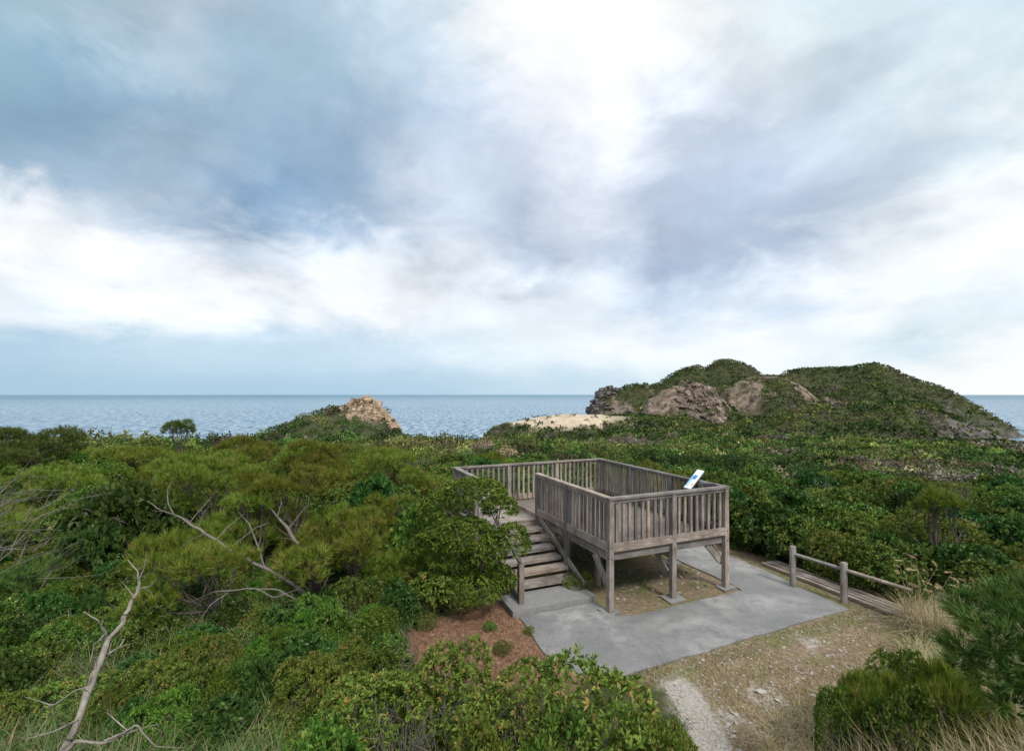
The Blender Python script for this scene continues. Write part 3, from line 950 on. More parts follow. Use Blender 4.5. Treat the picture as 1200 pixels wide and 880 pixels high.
# ---- single trees: own crown and limbs
def pine(px, py_mid, y, R, label, group, nl=13, flat=.50, lean=(.5, 0), mat='needle', dens=95, name='pine_tree', trunk_r=.05, low_limb=True, Lneed=.17):
    c = at(px, py_mid, y); zb = hz(c[0] + lean[0], c[1] + lean[1])
    o = empty(name, (c[0] + lean[0], c[1] + lean[1], zb))
    off = c - np.array([c[0] + lean[0], c[1] + lean[1], zb])
    lobes = []
    nl = max(nl, 12)
    for i in range(nl):
        a = 2 * PI * i / nl + rng.uniform(-.5, .5); rr = R * rng.uniform(.25, .85) * (1 if i else 0)
        s = R * rng.uniform(.32, .46)
        zz = rng.uniform(-.34, .30) * R - .16 * rr
        lobes.append((off + np.array([rr * math.cos(a), rr * math.sin(a), zz]), np.array([s, s, s * flat * rng.uniform(.9, 1.4)])))
    cr = crown_needle(lobes, dens, 15, Lneed, .0115)
    cr.build('crown', M[mat], o)
    s = MB(); limbs(s, (0, 0, -.15), lobes, trunk_r, fork=np.array([off[0] * .45, off[1] * .45, max(off[2] * .35, .2)]), twigs=4, bend=.22)
    s.build('trunk', M['bark_dark'], o)
    tag(o, label, 'tree', group)
    SHRUBS.append((c[0], c[1], R))
    return o


G1 = 'windswept pines on the left slope'
pine(245, 556, 14.0, 1.55, 'broad flat topped pine with bare grey limbs showing under its crown', G1, 11, lean=(.9, -1.2), trunk_r=.06)
pine(335, 560, 13.0, 1.1, 'pine with olive crown just right of the bare limbs', G1, 9, lean=(.6, -.5))
pine(228, 668, 9.3, .95, 'low bright pine crown in front of the bare limbs', G1, 9, lean=(.5, .3), flat=.6)
pine(405, 628, 11.2, 1.05, 'low bushy pine left of the bush by the stairs', G1, 9, lean=(.3, .3), flat=.6)
pine(362, 655, 10.3, .75, 'small bright pine between the fallen branches and the thicket', G1, 8, lean=(.3, .3), flat=.6)
pine(42, 522, 20.0, 1.9, 'dark spreading pine at the far left edge against the sea', G1, 11, lean=(.6, 0), mat='needle_dark')
pine(78, 566, 15.5, 1.15, 'bright low pine above the dead branches at the left edge', G1, 9, lean=(.3, 0), flat=.55)
pine(211, 501, 25.0, .78, 'small round dark tree standing up against the sea', G1, 8, lean=(.1, 0), mat='needle_dark', flat=1.0, dens=130)
pine(165, 540, 21.0, 1.5, 'dull green pine below the small round tree', G1, 9, lean=(.4, 0))
pine(285, 532, 20.0, 1.5, 'pine crown on the skyline right of the small round tree', G1, 9, lean=(.4, 0))
pine(372, 532, 20.0, 1.45, 'pine crown just below the rocky headland', G1, 9, lean=(.4, 0))
pine(455, 545, 19.0, 1.3, 'pine in the thicket left behind the platform landing', G1, 9, lean=(.4, 0))
pine(300, 590, 12.4, .8, 'small pine pad low beside the forked dead limb', G1, 7, lean=(.4, -.3))
pine(28, 690, 9.8, 1.0, 'dark low pine at the left edge under the dead branches', G1, 9, lean=(.2, .2), mat='needle_dark', flat=.6)
pine(440, 600, 13.2, .9, 'olive pine between the thicket and the broad pine', G1, 8, lean=(.3, .2), flat=.6)
# right hand pines
def bough():
    b0 = at(1330, 900, 4.6); o = empty('pine_tree', b0)
    tag(o, 'large out of focus pine bough at the right edge of the view', 'tree', 'pines on the right')
    spec = [(1120, 700, 4.5, 24), (1158, 694, 4.4, 26), (1196, 690, 4.3, 28), (1112, 740, 4.4, 22), (1150, 730, 4.2, 30), (1190, 728, 4.1, 32), (1098, 762, 4.5, 16), (1135, 768, 4.3, 26), (1178, 770, 4.1, 32), (1215, 760, 4.1, 34), (1160, 800, 4.2, 24), (1205, 805, 4.1, 30)]
    lobes = []
    for (px, py, y, r) in spec:
        rr = r * y / K * 1.1; lobes.append((at(px + 22, py + 14, y) - b0, np.array([rr, rr, rr * .75])))
    cr = crown_needle(lobes, 110, 26, .15, .0085, low=-.8); cr.build('crown', M['needle_dark'], o)
    s = MB(); f = at(1250, 790, 4.3) - b0
    s.tube([(0, 0, -.1), f * .5, f], [.05, .045, .035], 7, 3)
    for c, r in lobes: s.tube([f, f + (c - f) * .5 + np.array([0, 0, -.05]), c], [.02, .013, .006], 5, 3)
    s.build('trunk', M['bark'], o)


bough()
pine(1098, 588, 12.2, .52, 'young pine with upright candelabra tufts above the fence end', 'pines on the right', 9, lean=(0, 0), flat=1.0, dens=130, trunk_r=.04)

# ---- the dense bush that hides the left of the stairs
def big_bush():
    y = 10.9; b0 = at(556, 712, y); b0[2] = hz(b0[0], b0[1])
    o = empty('bush', b0)
    tag(o, 'tall rounded green bush hiding the left side of the stairs', 'bush')
    spec = [(556, 580, 10.95, 38, 20), (522, 596, 11.3, 32, 19), (586, 596, 11.3, 21, 15), (540, 627, 10.5, 42, 20), (505, 640, 10.9, 24, 17), (600, 637, 10.5, 21, 24), (570, 648, 10.4, 24, 17), (528, 655, 10.5, 26, 16),
            (552, 692, 10.3, 34, 17), (520, 690, 10.6, 26, 17), (585, 680, 10.5, 20, 19), (556, 668, 11.0, 30, 14)]
    lobes = []
    for (px, py, yy, rx, rz) in spec:
        c = at(px, py, yy) - b0
        lobes.append((c, np.array([rx * yy / K, rx * yy / K * .85, rz * yy / K])))
    cr = crown_leaf(lobes, 380, 7, .070, .027, gap=.30); cr.build('foliage', M['fine'], o)
    s = MB(); limbs(s, (0, 0, -.1), lobes, .07, twigs=3); s.build('stems', M['bark'], o)


big_bush()

G2 = 'low shrubs along the bottom of the view'
for (px_, py_, k_, r_, h_) in [(470, 752, 'bare', .22, .35), (500, 735, 'light', .2, .25), (590, 765, 'light', .16, .22), (640, 782, 'bare', .18, .25), (545, 760, 'bare', .2, .3), (620, 742, 'light', .10, .14), (575, 738, 'fine', .14, .16)]:
    p_ = gnd(px_, py_); shrub(k_, p_[0], p_[1], h_, r_, 'small sprig growing out of the reddish needle litter', 'sprigs in the needle litter', 'low_plant')
shrub_px('light', 705, 792, 5.6, .98, 'rounded light green shrub at the bottom beside the pale gravel path', G2)
shrub_px('light', 600, 796, 5.9, .75, 'light green shrub in front of the concrete pavement corner', G2)
shrub_px('light', 520, 756, 6.9, .85, 'leafy light shrub in front of the reddish needle litter', G2)
shrub_px('light', 435, 790, 6.3, .8, 'light shrub left of the grey bare twigs', G2)
shrub_px('glossy', 640, 850, 4.9, .6, 'glossy shrub at the bottom edge below the pavement corner', G2)
shrub_px('light', 770, 842, 5.2, .42, 'small light shrub touching the gravel path', G2)
shrub_px('glossy', 380, 842, 5.6, .55, 'green shrub at the bottom edge right of the tall grass', G2)
shrub_px('bare', 470, 812, 5.9, .6, 'grey half bare shrub at the bottom among green leaves', G2)
shrub_px('bare', 530, 830, 5.5, .5, 'second grey half bare shrub nearer the gravel path', G2)
shrub_px('light', 560, 845, 5.1, .55, 'light shrub at the bottom edge in the middle', G2)
shrub_px('bare', 620, 800, 5.5, .4, 'sparse grey twigs between two light shrubs', G2)
shrub_px('light', 360, 775, 6.9, .55, 'light shrub at the left end of the low row', G2)
shrub_px('pine', 1022, 784, 6.3, .44, 'loose dark green shrub beside the dry grass on the right', G2)
shrub_px('fine', 1072, 766, 6.4, .50, 'tallest dense green shrub left of the large pine bough', G2)
shrub_px('pine', 1120, 780, 5.9, .50, 'loose needle tufted shrub under the large pine bough', G2)
shrub_px('glossy', 1052, 806, 5.8, .40, 'small shrub in front of the tallest dense green shrub', G2)
shrub_px('fine', 985, 806, 6.2, .34, 'smallest dense shrub at the edge of the dry ground', G2)
shrub_px('deep', 155, 566, 12.0, 1.05, 'dark bluish green broad leaved bush beside the bare limbs', 'broad leaved bushes')
shrub_px('deep', 120, 610, 11.4, .7, 'lower dark bush at the foot of the bluish one', 'broad leaved bushes')
shrub_px('deep', 468, 680, 9.9, .42, 'dark shrub left of the bush by the stairs', 'broad leaved bushes')
shrub_px('glossy', 490, 590, 12.3, .8, 'glossy shrub behind the tall bush by the stairs', 'broad leaved bushes')
shrub_px('deep', 440, 560, 14.6, 1.0, 'dark glossy shrub behind the low bushy pine', 'broad leaved bushes')
shrub_px('light', 676, 672, 10.9 + .9, .34, 'small green shrub growing under the platform by the stairs', 'broad leaved bushes')

# hedge of shrubs right behind the fence and beside the pavement
G3 = 'glossy shrubs beyond the fence'
hedge = [(880, 575, 15.2, 1.0), (866, 565, 16.6, 1.1), (905, 592, 14.2, .95), (940, 606, 13.4, .9), (975, 620, 12.7, .85), (1010, 634, 12.0, .8), (1045, 650, 11.4, .7), (925, 575, 15.8, 1.1), (965, 590, 14.6, 1.05), (1005, 600, 13.9, 1.0),
         (1050, 615, 13.0, 1.0), (1090, 640, 12.0, .8), (1140, 640, 11.6, .9), (1180, 660, 10.6, .85), (1230, 660, 10.5, .9), (862, 560, 18.2, 1.1)]
for i, (px, pt, y, r) in enumerate(hedge):
    shrub_px(['glossy', 'glossy', 'deep', 'glossy', 'light'][i % 5], px, pt, y, r, 'glossy green shrub in the thicket right behind the fence and pavement', G3)

# ---- low plants of the left foreground slope
n0 = 0
for _ in range(1600):
    px = rng.uniform(-80, 480); py = rng.uniform(668, 905); p = gnd(px, py)
    x, y = p[0], p[1]
    if clear_mask(np.array([x]), np.array([y]), .35)[0]: continue
    if px > 380 and py < 760 and px + py * .4 > 740: continue
    if any((x - a) ** 2 + (y - b_) ** 2 < (r * .62) ** 2 for a, b_, r in SHRUBS): continue
    u = rng.uniform()
    kind = 'light' if u < .14 else ('glossy' if u < .45 else ('fine' if u < .62 else ('bare' if u < .80 else 'deep')))
    r = rng.uniform(.28, .55); zb = hz(x, y)
    lab = {'bare': 'sparse grey twiggy plant on the left foreground slope', 'light': 'low light green plant on the left foreground slope'}.get(kind, 'low dark green plant on the left foreground slope')
    shrub(kind, x, y, zb + rng.uniform(.2, .85), r, lab, {'bare': 'twiggy plants in the left foreground', 'light': 'light plants in the left foreground'}.get(kind, 'dark plants in the left foreground'), 'low_plant'); n0 += 1
print('foreground plants', n0)

# ---- the near thicket: individual shrubs to about 26 m
pts = []
for _ in range(9000):
    y = math.sqrt(rng.uniform(9.5 ** 2, 27 ** 2)); x = rng.uniform(-1.22, 1.22) * y
    sp = .95 + .022 * y
    if x < -1.5 and y < 11.5: continue
    if clear_mask(np.array([x]), np.array([y]), .75)[0]: continue
    px, py = to_px(x, y)
    if px > 615 and px < 1110 and y < 13: continue
    if px > 1050 and y < 11: continue
    if any((x - a) ** 2 + (y - b_) ** 2 < (sp * .95) ** 2 for a, b_ in pts): continue
    if any((x - a) ** 2 + (y - b_) ** 2 < (r * .72) ** 2 for a, b_, r in SHRUBS): continue
    pts.append((x, y))
pts = np.array(pts)

nz = fbm(pts[:, 0] / 5, pts[:, 1] / 5, 91, 3)
COUNT = {}
for (x, y), q in zip(pts, nz):
    px, py = to_px(x, y)
    u = rng.uniform()
    if px < 480:
        kind = 'pine' if u < .42 else ('fine' if u < .62 else ('glossy' if u < .80 else ('light' if u < .93 else 'bare')))
        lab, grp = 'low windswept green shrub among the pines on the left slope', 'shrubs among the pines'
        hh = rng.uniform(.9, 1.5)
    elif px < 760:
        kind = 'glossy' if u < .40 else ('light' if u < .62 else ('pine' if u < .74 else ('deep' if u < .88 else 'bare')))
        lab, grp = 'mixed green shrub in the thicket behind the platform', 'shrubs behind the platform'
        hh = rng.uniform(.9, 1.45)
    else:
        kind = 'glossy' if u < .48 else ('light' if u < .66 else ('deep' if u < .82 else ('pine' if u < .92 else 'bare')))
        lab, grp = 'green shrub in the wide thicket on the slope right of the platform', 'shrubs on the right slope'
        hh = rng.uniform(1.0, 1.6)
    zb = hz(x, y)
    lim = H - (np.interp(px, [0, 100, 200, 260, 300, 450, 520, 560, 700, 860, 1200], [515, 530, 526, 530, 522, 506, 500, 508, 505, 512, 560]) - HY) * y / K
    zt = min(zb + hh * (1.0 + .010 * y), lim + rng.uniform(-.2, .25))
    if zt < zb + .35: zt = zb + .35
    nm = {'pine': 'dwarf_pine', 'bare': 'bare_shrub'}.get(kind, 'shrub')
    if nm == 'dwarf_pine': lab, grp = lab.replace('green shrub', 'dwarf pine').replace('mixed ', 'needle tufted '), grp.replace('shrubs', 'dwarf pines')
    if nm == 'bare_shrub': lab, grp = lab.replace('green shrub', 'grey bare shrub').replace('mixed ', ''), grp.replace('shrubs', 'bare shrubs')
    COUNT[nm] = COUNT.get(nm, 0) + 1
    shrub(kind, x, y, zt, rng.uniform(.75, 1.1) * (.85 + .012 * y), lab, grp, nm)

print(COUNT)
# ------------------------------------------------------------------ scrub carpet farther away
PAL = np.array([[.030, .060, .012], [.055, .102, .020], [.098, .145, .028], [.165, .195, .046], [.125, .125, .042], [.135, .100, .058], [.160, .140, .110], [.26, .22, .13]])


def visible(x, y, z, margin):
    """drop what the ground in front of it hides from every place near the viewpoint"""
    ok = np.ones(len(x), bool)
    s = (z - H) / np.hypot(x, y)
    for t in np.geomspace(.12, .97, 40):
        g = (height(x * t, y * t) - H) / (np.hypot(x, y) * t)
        ok &= s > g - margin
    return ok


def ring_points(r0, r1, size, half=52):
    xs = []; ys = []; r = r0
    while r < r1:
        st = size(r)
        n = int(2 * math.radians(half) * r / st)
        a = np.linspace(-math.radians(half), math.radians(half), n) + rng.uniform(-.5, .5, n) * st / r
        rr = r + rng.uniform(-.6, .6, n) * st
        xs.append(rr * np.sin(a)); ys.append(rr * np.cos(a)); r += st * .9
    return np.concatenate(xs), np.concatenate(ys)


def pick_tints(x, y, seed, bright=1.0, dep=None):
    n = fbm(x / 9, y / 9, seed, 4) * .6 + fbm(x / 34, y / 34, seed + 9, 3) * .4
    n = np.clip((n - .5) * 3.8 + .45 + rng.normal(0, .17, len(x)), 0, .999)
    br = fbm(x / 20, y / 20, seed + 30, 3) + rng.normal(0, .05, len(x))
    i = (np.interp(n, [0, .3, .55, .75, .92, 1], [0, 1, 2, 3, 4, 4.99])).astype(int)
    t = PAL[i].copy()
    t[br > .665] = PAL[5]; t[br > .72] = PAL[6]
    t[rng.uniform(size=len(x)) < .012] = PAL[7]
    return t * bright * np.exp(rng.normal(0, (.42 if seed < 150 else .36) if seed < 300 else .26, (len(x), 1)))


def carpet(name, r0, r1, size, cards, card, label, seed, half=52, hgt=.75, bright=1.0, margin=.012):
    x, y = ring_points(r0, r1, size, half)
    z = height(x, y)
    sand, rock, rockd = far_masks(x, y, z)
    k = (z > SEA + 5) & (rng.uniform(size=len(x)) > np.maximum(np.maximum(sand * .94, rock * .84), rockd * .85)) & ~clear_mask(x, y, .6)
    x, y, z = x[k], y[k], z[k]
    k = visible(x, y, z + size(np.hypot(x, y).mean()) * hgt, margin); x, y, z = x[k], y[k], z[k]
    n = len(x)
    r = np.hypot(x, y); s = np.array([size(q) for q in r]) * rng.uniform(.55, 1.15, n)
    tall = rng.uniform(.4, 1.5, n) * hgt
    if r0 > 150: s = s * 1.25
    T = pick_tints(x, y, seed, bright)
    d = unit(n * cards); d[:, 2] = np.abs(d[:, 2]) * 1.1 - .12
    d = nrm(d)
    S = np.repeat(s, cards)
    lump = 1 + .35 * (np.sin(d[:, 0] * 5 + np.repeat(x, cards)) * np.sin(d[:, 1] * 5 + np.repeat(y, cards)))
    P = np.repeat(np.stack([x, y, z - .05 * s], -1), cards, 0) + d * np.stack([S, S, S * np.repeat(tall, cards)], -1) * (.62 * lump * rng.uniform(.75, 1.05, len(S)))[:, None]
    D = nrm(d * .7 + unit(len(d)) + [0, 0, .35])
    mb = MB()
    L = S * card * rng.uniform(.7, 1.3, len(S))
    tt = np.repeat(T, cards, 0)
    add_leaves(mb, P, D, L, L * .62, tt, droop=.05)
    print(name, n, len(P))
    o = mb.build(name, M['carpet'], tint=True)
    tag(o, label, 'scrub', kind='stuff')


carpet('scrub', 25, 62, lambda r: 1.25 + (r - 25) * .02, 300, .125, 'green scrub running back from the platform towards the hills', 101, hgt=.8)
carpet('distant_scrub', 61, 190, lambda r: 1.65 + (r - 60) * .013, 60, .24, 'mixed green and brown scrub on the middle slopes', 202, hgt=.6)
carpet('hillside_scrub', 188, 900, lambda r: 2.1 + (r - 188) * .0028, 13, .46, 'dark green scrub covering the far hills', 303, half=48, hgt=.45, bright=.78, margin=.02)


# ------------------------------------------------------------------ rock outcrops
bm = bmesh.new(); bmesh.ops.create_icosphere(bm, subdivisions=2, radius=1)
ICO_V = np.array([v.co[:] for v in bm.verts]); ICO_F = np.array([[v.index for v in f.verts] for f in bm.faces]); bm.free()


def boulder(size):
    v = ICO_V.copy()
    for _ in range(12):                                   # planar cuts give an angular block
        d = unit(1)[0]; h = rng.uniform(.30, .72)
        t = v @ d; v = v - np.outer(np.maximum(t - h, 0), d)
    v = v * (1 + rng.normal(0, .07, (len(v), 1)))
    a = rng.uniform(0, 6.28); c_, s_ = math.cos(a), math.sin(a)
    v = v * np.array(size) * 1.25
    t = rng.uniform(-.5, .5); v[:, 2] += v[:, 0] * t
    return np.stack([v[:, 0] * c_ - v[:, 1] * s_, v[:, 0] * s_ + v[:, 1] * c_, v[:, 2]], -1)


def outcrop(name, mat, label, cat, px0, px1, y0, y1, n, smin, smax, weight=None, lift=.12, sub=None):
    mb = MB(); placed = np.zeros((0, 3)); k = 0
    m = n * 5
    px = rng.uniform(px0, px1, m); y = rng.uniform(y0, y1, m); x = (px - CX) * y / K
    z = height(x, y); py = HY + K * (H - z) / y
    w = np.ones(m) if weight is None else np.clip(weight(px, py, y), 0, 1)
    ok = (z > SEA - 3) & (rng.uniform(size=m) < w)
    used = set(); cand = list(zip(x[ok], y[ok], z[ok]))
    for ci, (X, Y, Z) in [(i_, c_) for _ in range(4) for i_, c_ in enumerate(cand)]:
        if k >= n: break
        if ci in used: continue
        q = smin * (smax / smin) ** (rng.uniform() ** 2.2)
        if k and (np.hypot(placed[:, 0] - X, placed[:, 1] - Y) - 1.0 * (q + placed[:, 2])).min() > 0: continue
        used.add(ci); placed = np.vstack([placed, [X, Y, q]])
        mb.add(boulder((q * rng.uniform(.8, 1.4), q * rng.uniform(.8, 1.2), q * rng.uniform(.6, 1.0))) + [X, Y, Z + q * lift], ICO_F); k += 1
    print(name, k)
    o = mb.build(name, mat); tag(o, label, cat)


outcrop('rock_outcrop', M['rock_brown'], 'reddish brown boulder mound in front of the far hills', 'rocks', 752, 848, 352, 415, 900, .6, 3.6, lambda px, py, y: .08 + .92 * sstep(.36, .46, fbm((px - CX) * y / K / 22, y / 22, 71, 4) + .06))
outcrop('rock_outcrop', M['rock_brown'], 'patchy brown rocks on the slope right of the boulder mound', 'rocks', 842, 975, 385, 478, 420, .7, 3.4, lambda px, py, y: .05 + .95 * sstep(.53, .62, fbm((px - CX) * y / K / 22, y / 22, 71, 4)))
outcrop('rock_outcrop', M['rock_tan'], 'tan sandstone rock capping the headland above the sea', 'rocks', 398, 468, 104, 129, 1100, .22, 1.5, lambda px, py, y: sstep(398, 412, px) * (py < 484 + (px - 400) * .30), lift=-.35)
outcrop('sea_cliff', M['rock_dark'], 'dark rocky cliffs at the tip of the far headland', 'cliff', 684, 772, 478, 540, 300, 1.0, 4.5, lambda px, py, y: sstep(765, 720, px))
outcrop('sea_cliff', M['rock_dark'], 'dark broken rocks on the right hand shore slope', 'cliff', 1090, 1260, 225, 560, 1100, .8, 4.5, lambda px, py, y: (py > np.interp(px, [1085, 1140, 1200, 1300], [472, 484, 508, 575])) * sstep(1080, 1150, px) * (.15 + .85 * sstep(.42, .52, fbm(px / 15, py / 9, 18, 3))))
for (px, y, s) in [(668, 640, 5), (676, 600, 6.5), (661, 700, 4)]:
    x = (px - CX) * y / K; mb = MB()
    for _ in range(4): mb.add(boulder((s * 1.6, s, s * .8)) + [x + rng.uniform(-s, s), y + rng.uniform(-s, s), SEA + s * .2], ICO_F)
    tag(mb.build('sea_rock', M['rock_dark']), 'dark sea rock off the far headland', 'rock', 'sea rocks')

# small pale stones in the dry grass
for i, (px, py, s, lab) in enumerate([(862, 836, .10, 'pale stone left of the bare white patch'), (955, 816, .09, 'flat pale stone beside the dense shrub'), (893, 812, .13, 'largest pale stone in the dry grass'), (911, 820, .10, 'pale stone right of the largest one'), (842, 818, .06, 'small pale stone near the gravel path'), (905, 800, .06, 'small pale stone at the back of the dry grass')]):
    p = gnd(px, py); mb = MB(); s *= .6; mb.add(boulder((s * 1.4, s, s * .35)), ICO_F)
    o = mb.build('stone', M['rock_pale']); o.location = (p[0], p[1], .012); o.rotation_euler = (0, 0, rng.uniform(0, 6))
    tag(o, lab, 'stone', 'pale stones in the dry grass')
mb = MB()
for k in range(1300):
    px = rng.uniform(770, 1040); py = rng.uniform(720, 880); p = gnd(px, py)
    if not inpoly(np.array([p[0]]), np.array([p[1]]), DRY)[0]: continue
    s = rng.uniform(.008, .03); mb.add(boulder((s * 1.3, s, s * .6)) + p + [0, 0, s * .2], ICO_F)
for k in range(260):
    u = rng.uniform(0, 4.0); v = rng.uniform(-.1, 4.5); p = uvw(u, v); s = .008 * 8 ** rng.uniform() ** 1.6
    if u > 3.6: continue
    mb.add(boulder((s * 1.3, s, s * .6)) + p + [0, 0, s * .2], ICO_F)
tag(mb.build('pebbles', M['rock_pale']), 'pebbles scattered over the bare ground', 'pebbles', kind='stuff')


# ------------------------------------------------------------------ grass and ground cover
def add_blades(mb, P, D, L, W, bend, segs=3):
    """arching blades: strips of quads narrowing to the tip"""
    n = len(P); L = np.asarray(L).reshape(-1, 1) * np.ones((n, 1)); bend = np.asarray(bend).reshape(-1, 1) * np.ones((n, 1))
    Hd = D.copy(); Hd[:, 2] = 0; Hd = nrm(Hd + 1e-4)
    S = np.stack([-Hd[:, 1], Hd[:, 0], np.zeros(n)], -1)
    rows = []
    for i in range(segs + 1):
        t = i / segs
        c = P + D * L * t + Hd * L * bend * t * t * .6 - np.array([0, 0, 1]) * L * bend * t * t * .75
        w = W * (1 - t) ** .7 * (.6 + .4 * min(1, t * 4 + .5)) + .0008
        rows += [c - S * w / 2, c + S * w / 2]
    V = np.stack(rows, 1); m = V.shape[1]
    F = np.concatenate([np.arange(n)[:, None] * m + np.array([[2 * i, 2 * i + 1, 2 * i + 3, 2 * i + 2]]) for i in range(segs)])
    mb.add(V.reshape(-1, 3), F)


def tuft_dirs(n, spread):
    a = rng.uniform(0, 2 * PI, n); t = rng.uniform(0, spread, n)
    return np.stack([np.sin(t) * np.cos(a), np.sin(t) * np.sin(a), np.cos(t)], -1)


def scatter_px(n, poly, zref=0.0):
    out = []
    xs = [p[0] for p in poly]; ys = [p[1] for p in poly]
    px = rng.uniform(min(xs), max(xs), n * 4); py = rng.uniform(min(ys), max(ys), n * 4)
    k = inpoly(px, py, poly); px, py = px[k][:n], py[k][:n]
    y = K * (H - zref) / (py - HY); return (px - CX) * y / K, y


def grass_stuff(name, mat, poly, n_tufts, per, L, W, label, zref=.15, spread=.8, bendr=(.3, 1.1), clear=True):
    x, y = scatter_px(n_tufts, poly, zref)
    if clear:
        k = ~clear_mask(x, y, .12); x, y = x[k], y[k]
    z = height(x, y) - .02
    P = np.repeat(np.stack([x, y, z], -1), per, 0); P[:, :2] += rng.normal(0, .05, (len(P), 2))
    mb = MB(); n = len(P)
    add_blades(mb, P, tuft_dirs(n, spread), L * rng.uniform(.5, 1.3, n), W, rng.uniform(bendr[0], bendr[1], n))
    tag(mb.build(name, mat), label, 'grass', kind='stuff')


LEFT = [(-60, 690), (60, 640), (200, 690), (330, 665), (470, 690), (540, 715), (470, 760), (420, 790), (350, 800), (330, 960), (-120, 960)]
grass_stuff('long_grass', M['blade'], LEFT, 2000, 16, .85, .014, 'long arching green grass on the left foreground slope')
grass_stuff('dry_grass', M['straw'], LEFT, 850, 13, .80, .010, 'dry straw coloured grass mixed into the left foreground')
grass_stuff('long_grass', M['blade'], [(240, 800), (330, 770), (420, 810), (440, 900), (300, 960), (220, 900)], 300, 18, .62, .015, 'tall bright grass at the bottom left of the low shrubs')
RIGHT = [(915, 900), (985, 890), (1300, 870), (1500, 960), (1500, 1100), (960, 1100)]
grass_stuff('dry_grass', M['straw'], RIGHT, 420, 18, .85, .009, 'dry feathery grass in the bottom right corner', zref=.5, bendr=(.15, .7))
grass_stuff('long_grass', M['blade'], RIGHT, 320, 16, .7, .010, 'green grass in the bottom right corner', zref=.5)
grass_stuff('dry_grass', M['straw'], [(1040, 700), (1090, 690), (1200, 720), (1200, 800), (1090, 800), (1050, 745)], 300, 14, .5, .008, 'dry grass between the walkway end and the pine bough', zref=.2)
grass_stuff('long_grass', M['blade'], [(1050, 715), (1200, 720), (1200, 810), (1080, 810)], 260, 14, .42, .01, 'green grass below the pine bough', zref=.2)
# short turf: dry ground, pavement edges and under the platform
poly_dry = [(735, 792), (870, 754), (1000, 716), (1080, 745), (1050, 775), (985, 800), (955, 830), (925, 880), (905, 960), (860, 960), (800, 850), (775, 808)]
x, y = scatter_px(11000, poly_dry); k = ~inpoly(x, y, GRAVEL); x, y = x[k], y[k]
k = fbm(x / .5, y / .5, 33, 3) > .40; x, y = x[k], y[k]
mb = MB(); n = len(x); add_blades(mb, np.stack([x, y, np.zeros(n)], -1), tuft_dirs(n, 1.4), .075 * rng.uniform(.4, 1.6, n) * (.5 + 1.1 * fbm(x / .8, y / .8, 37, 3)), .006, rng.uniform(0, .8, n), 2)
mb2 = MB(); sel = rng.uniform(size=n) < .5; n2 = int(sel.sum())
add_blades(mb2, np.stack([x[sel] + .05, y[sel] + .03, np.zeros(n2)], -1), tuft_dirs(n2, 1.5), .08 * rng.uniform(.4, 1.6, n2), .009, rng.uniform(0, .8, n2), 2)
tag(mb2.build('dead_leaves', M['brownleaf']), 'brown dead leaves and stalks on the open ground', 'litter', kind='stuff')
tag(mb.build('dry_turf', M['straw']), 'short dry turf on the open ground', 'grass', kind='stuff')
us, vs = rng.uniform(-1.6, 6.2, 26000), rng.uniform(-2.9, 4.6, 26000)
edge = ((vs < -2.05) & (vs > -2.5) & (us > -.9)) | ((us > 5.02 + .05 * vs) & (us < 5.6 + .05 * vs) & (vs < 1.4) & (vs > -2.6)) | ((us > .25) & (us < 3.6) & (vs > -.3) & (vs < 4.5) & (fbm(us / .7, vs / .7, 55, 3) > .5))
us, vs = us[edge], vs[edge]; XY = np.array([uvw(a, b_) for a, b_ in zip(us, vs)])
mb = MB(); n = len(XY); add_blades(mb, XY, tuft_dirs(n, 1.1), np.where((us > .25) & (vs > -.3) & (us < 3.6), .11, .06) * rng.uniform(.5, 1.5, n), .008, rng.uniform(0, .8, n), 2)
tag(mb.build('green_turf', M['blade']), 'short green turf along the pavement and under the platform', 'grass', kind='stuff')
# reddish needle litter left of the stairs
x, y = scatter_px(9000, [(430, 775), (470, 742), (530, 718), (600, 690), (640, 715), (655, 800), (600, 805), (520, 800)])
u_, v_ = uv_of(x, y); k = (u_ < -2.0) | (v_ > .7); x, y = x[k], y[k]
mb = MB(); n = len(x); add_blades(mb, np.stack([x, y, np.full(n, .006)], -1), tuft_dirs(n, 1.55), .09 * rng.uniform(.5, 1.3, n), .006, np.zeros(n), 1)
tag(mb.build('needle_litter', M['brownleaf']), 'reddish brown fallen needles on the bare earth left of the stairs', 'litter', kind='stuff')

BARE = [(600, 800), (700, 790), (790, 830), (850, 960), (560, 960)]
grass_stuff('long_grass', M['blade'], BARE, 420, 12, .26, .009, 'short green grass under the shrubs beside the gravel path', zref=0, clear=False)
grass_stuff('dry_grass', M['straw'], [(900, 850), (960, 815), (1010, 795), (1040, 820), (1000, 900), (930, 960), (880, 960)], 420, 12, .30, .008, 'dry grass at the foot of the dense dark shrub', zref=0, clear=False)
us, vs = rng.uniform(-2, 5.2, 2600), rng.uniform(-2.05, .5, 2600)
k = (fbm(us / .6, vs / .6, 301, 3) > .54) | (vs < -1.8) | (us < -1.5); us, vs = us[k][:420], vs[k][:420]
XY = np.array([uvw(a, b_, .032) for a, b_ in zip(us, vs)]); n = len(XY)
k = (us < .2) | (vs < -.4); XY = XY[k]; n = len(XY)
mb = MB(); C, D = fan(XY, np.tile([0, 0, 1.], (n, 1)), 1, 1.3, 1.56); add_leaves(mb, C, D, 0.03 * rng.uniform(.4, 1.4, n), .010, droop=0)
tag(mb.build('fallen_leaves', M['brownleaf']), 'small dead leaves blown onto the concrete pavement', 'litter', kind='stuff')
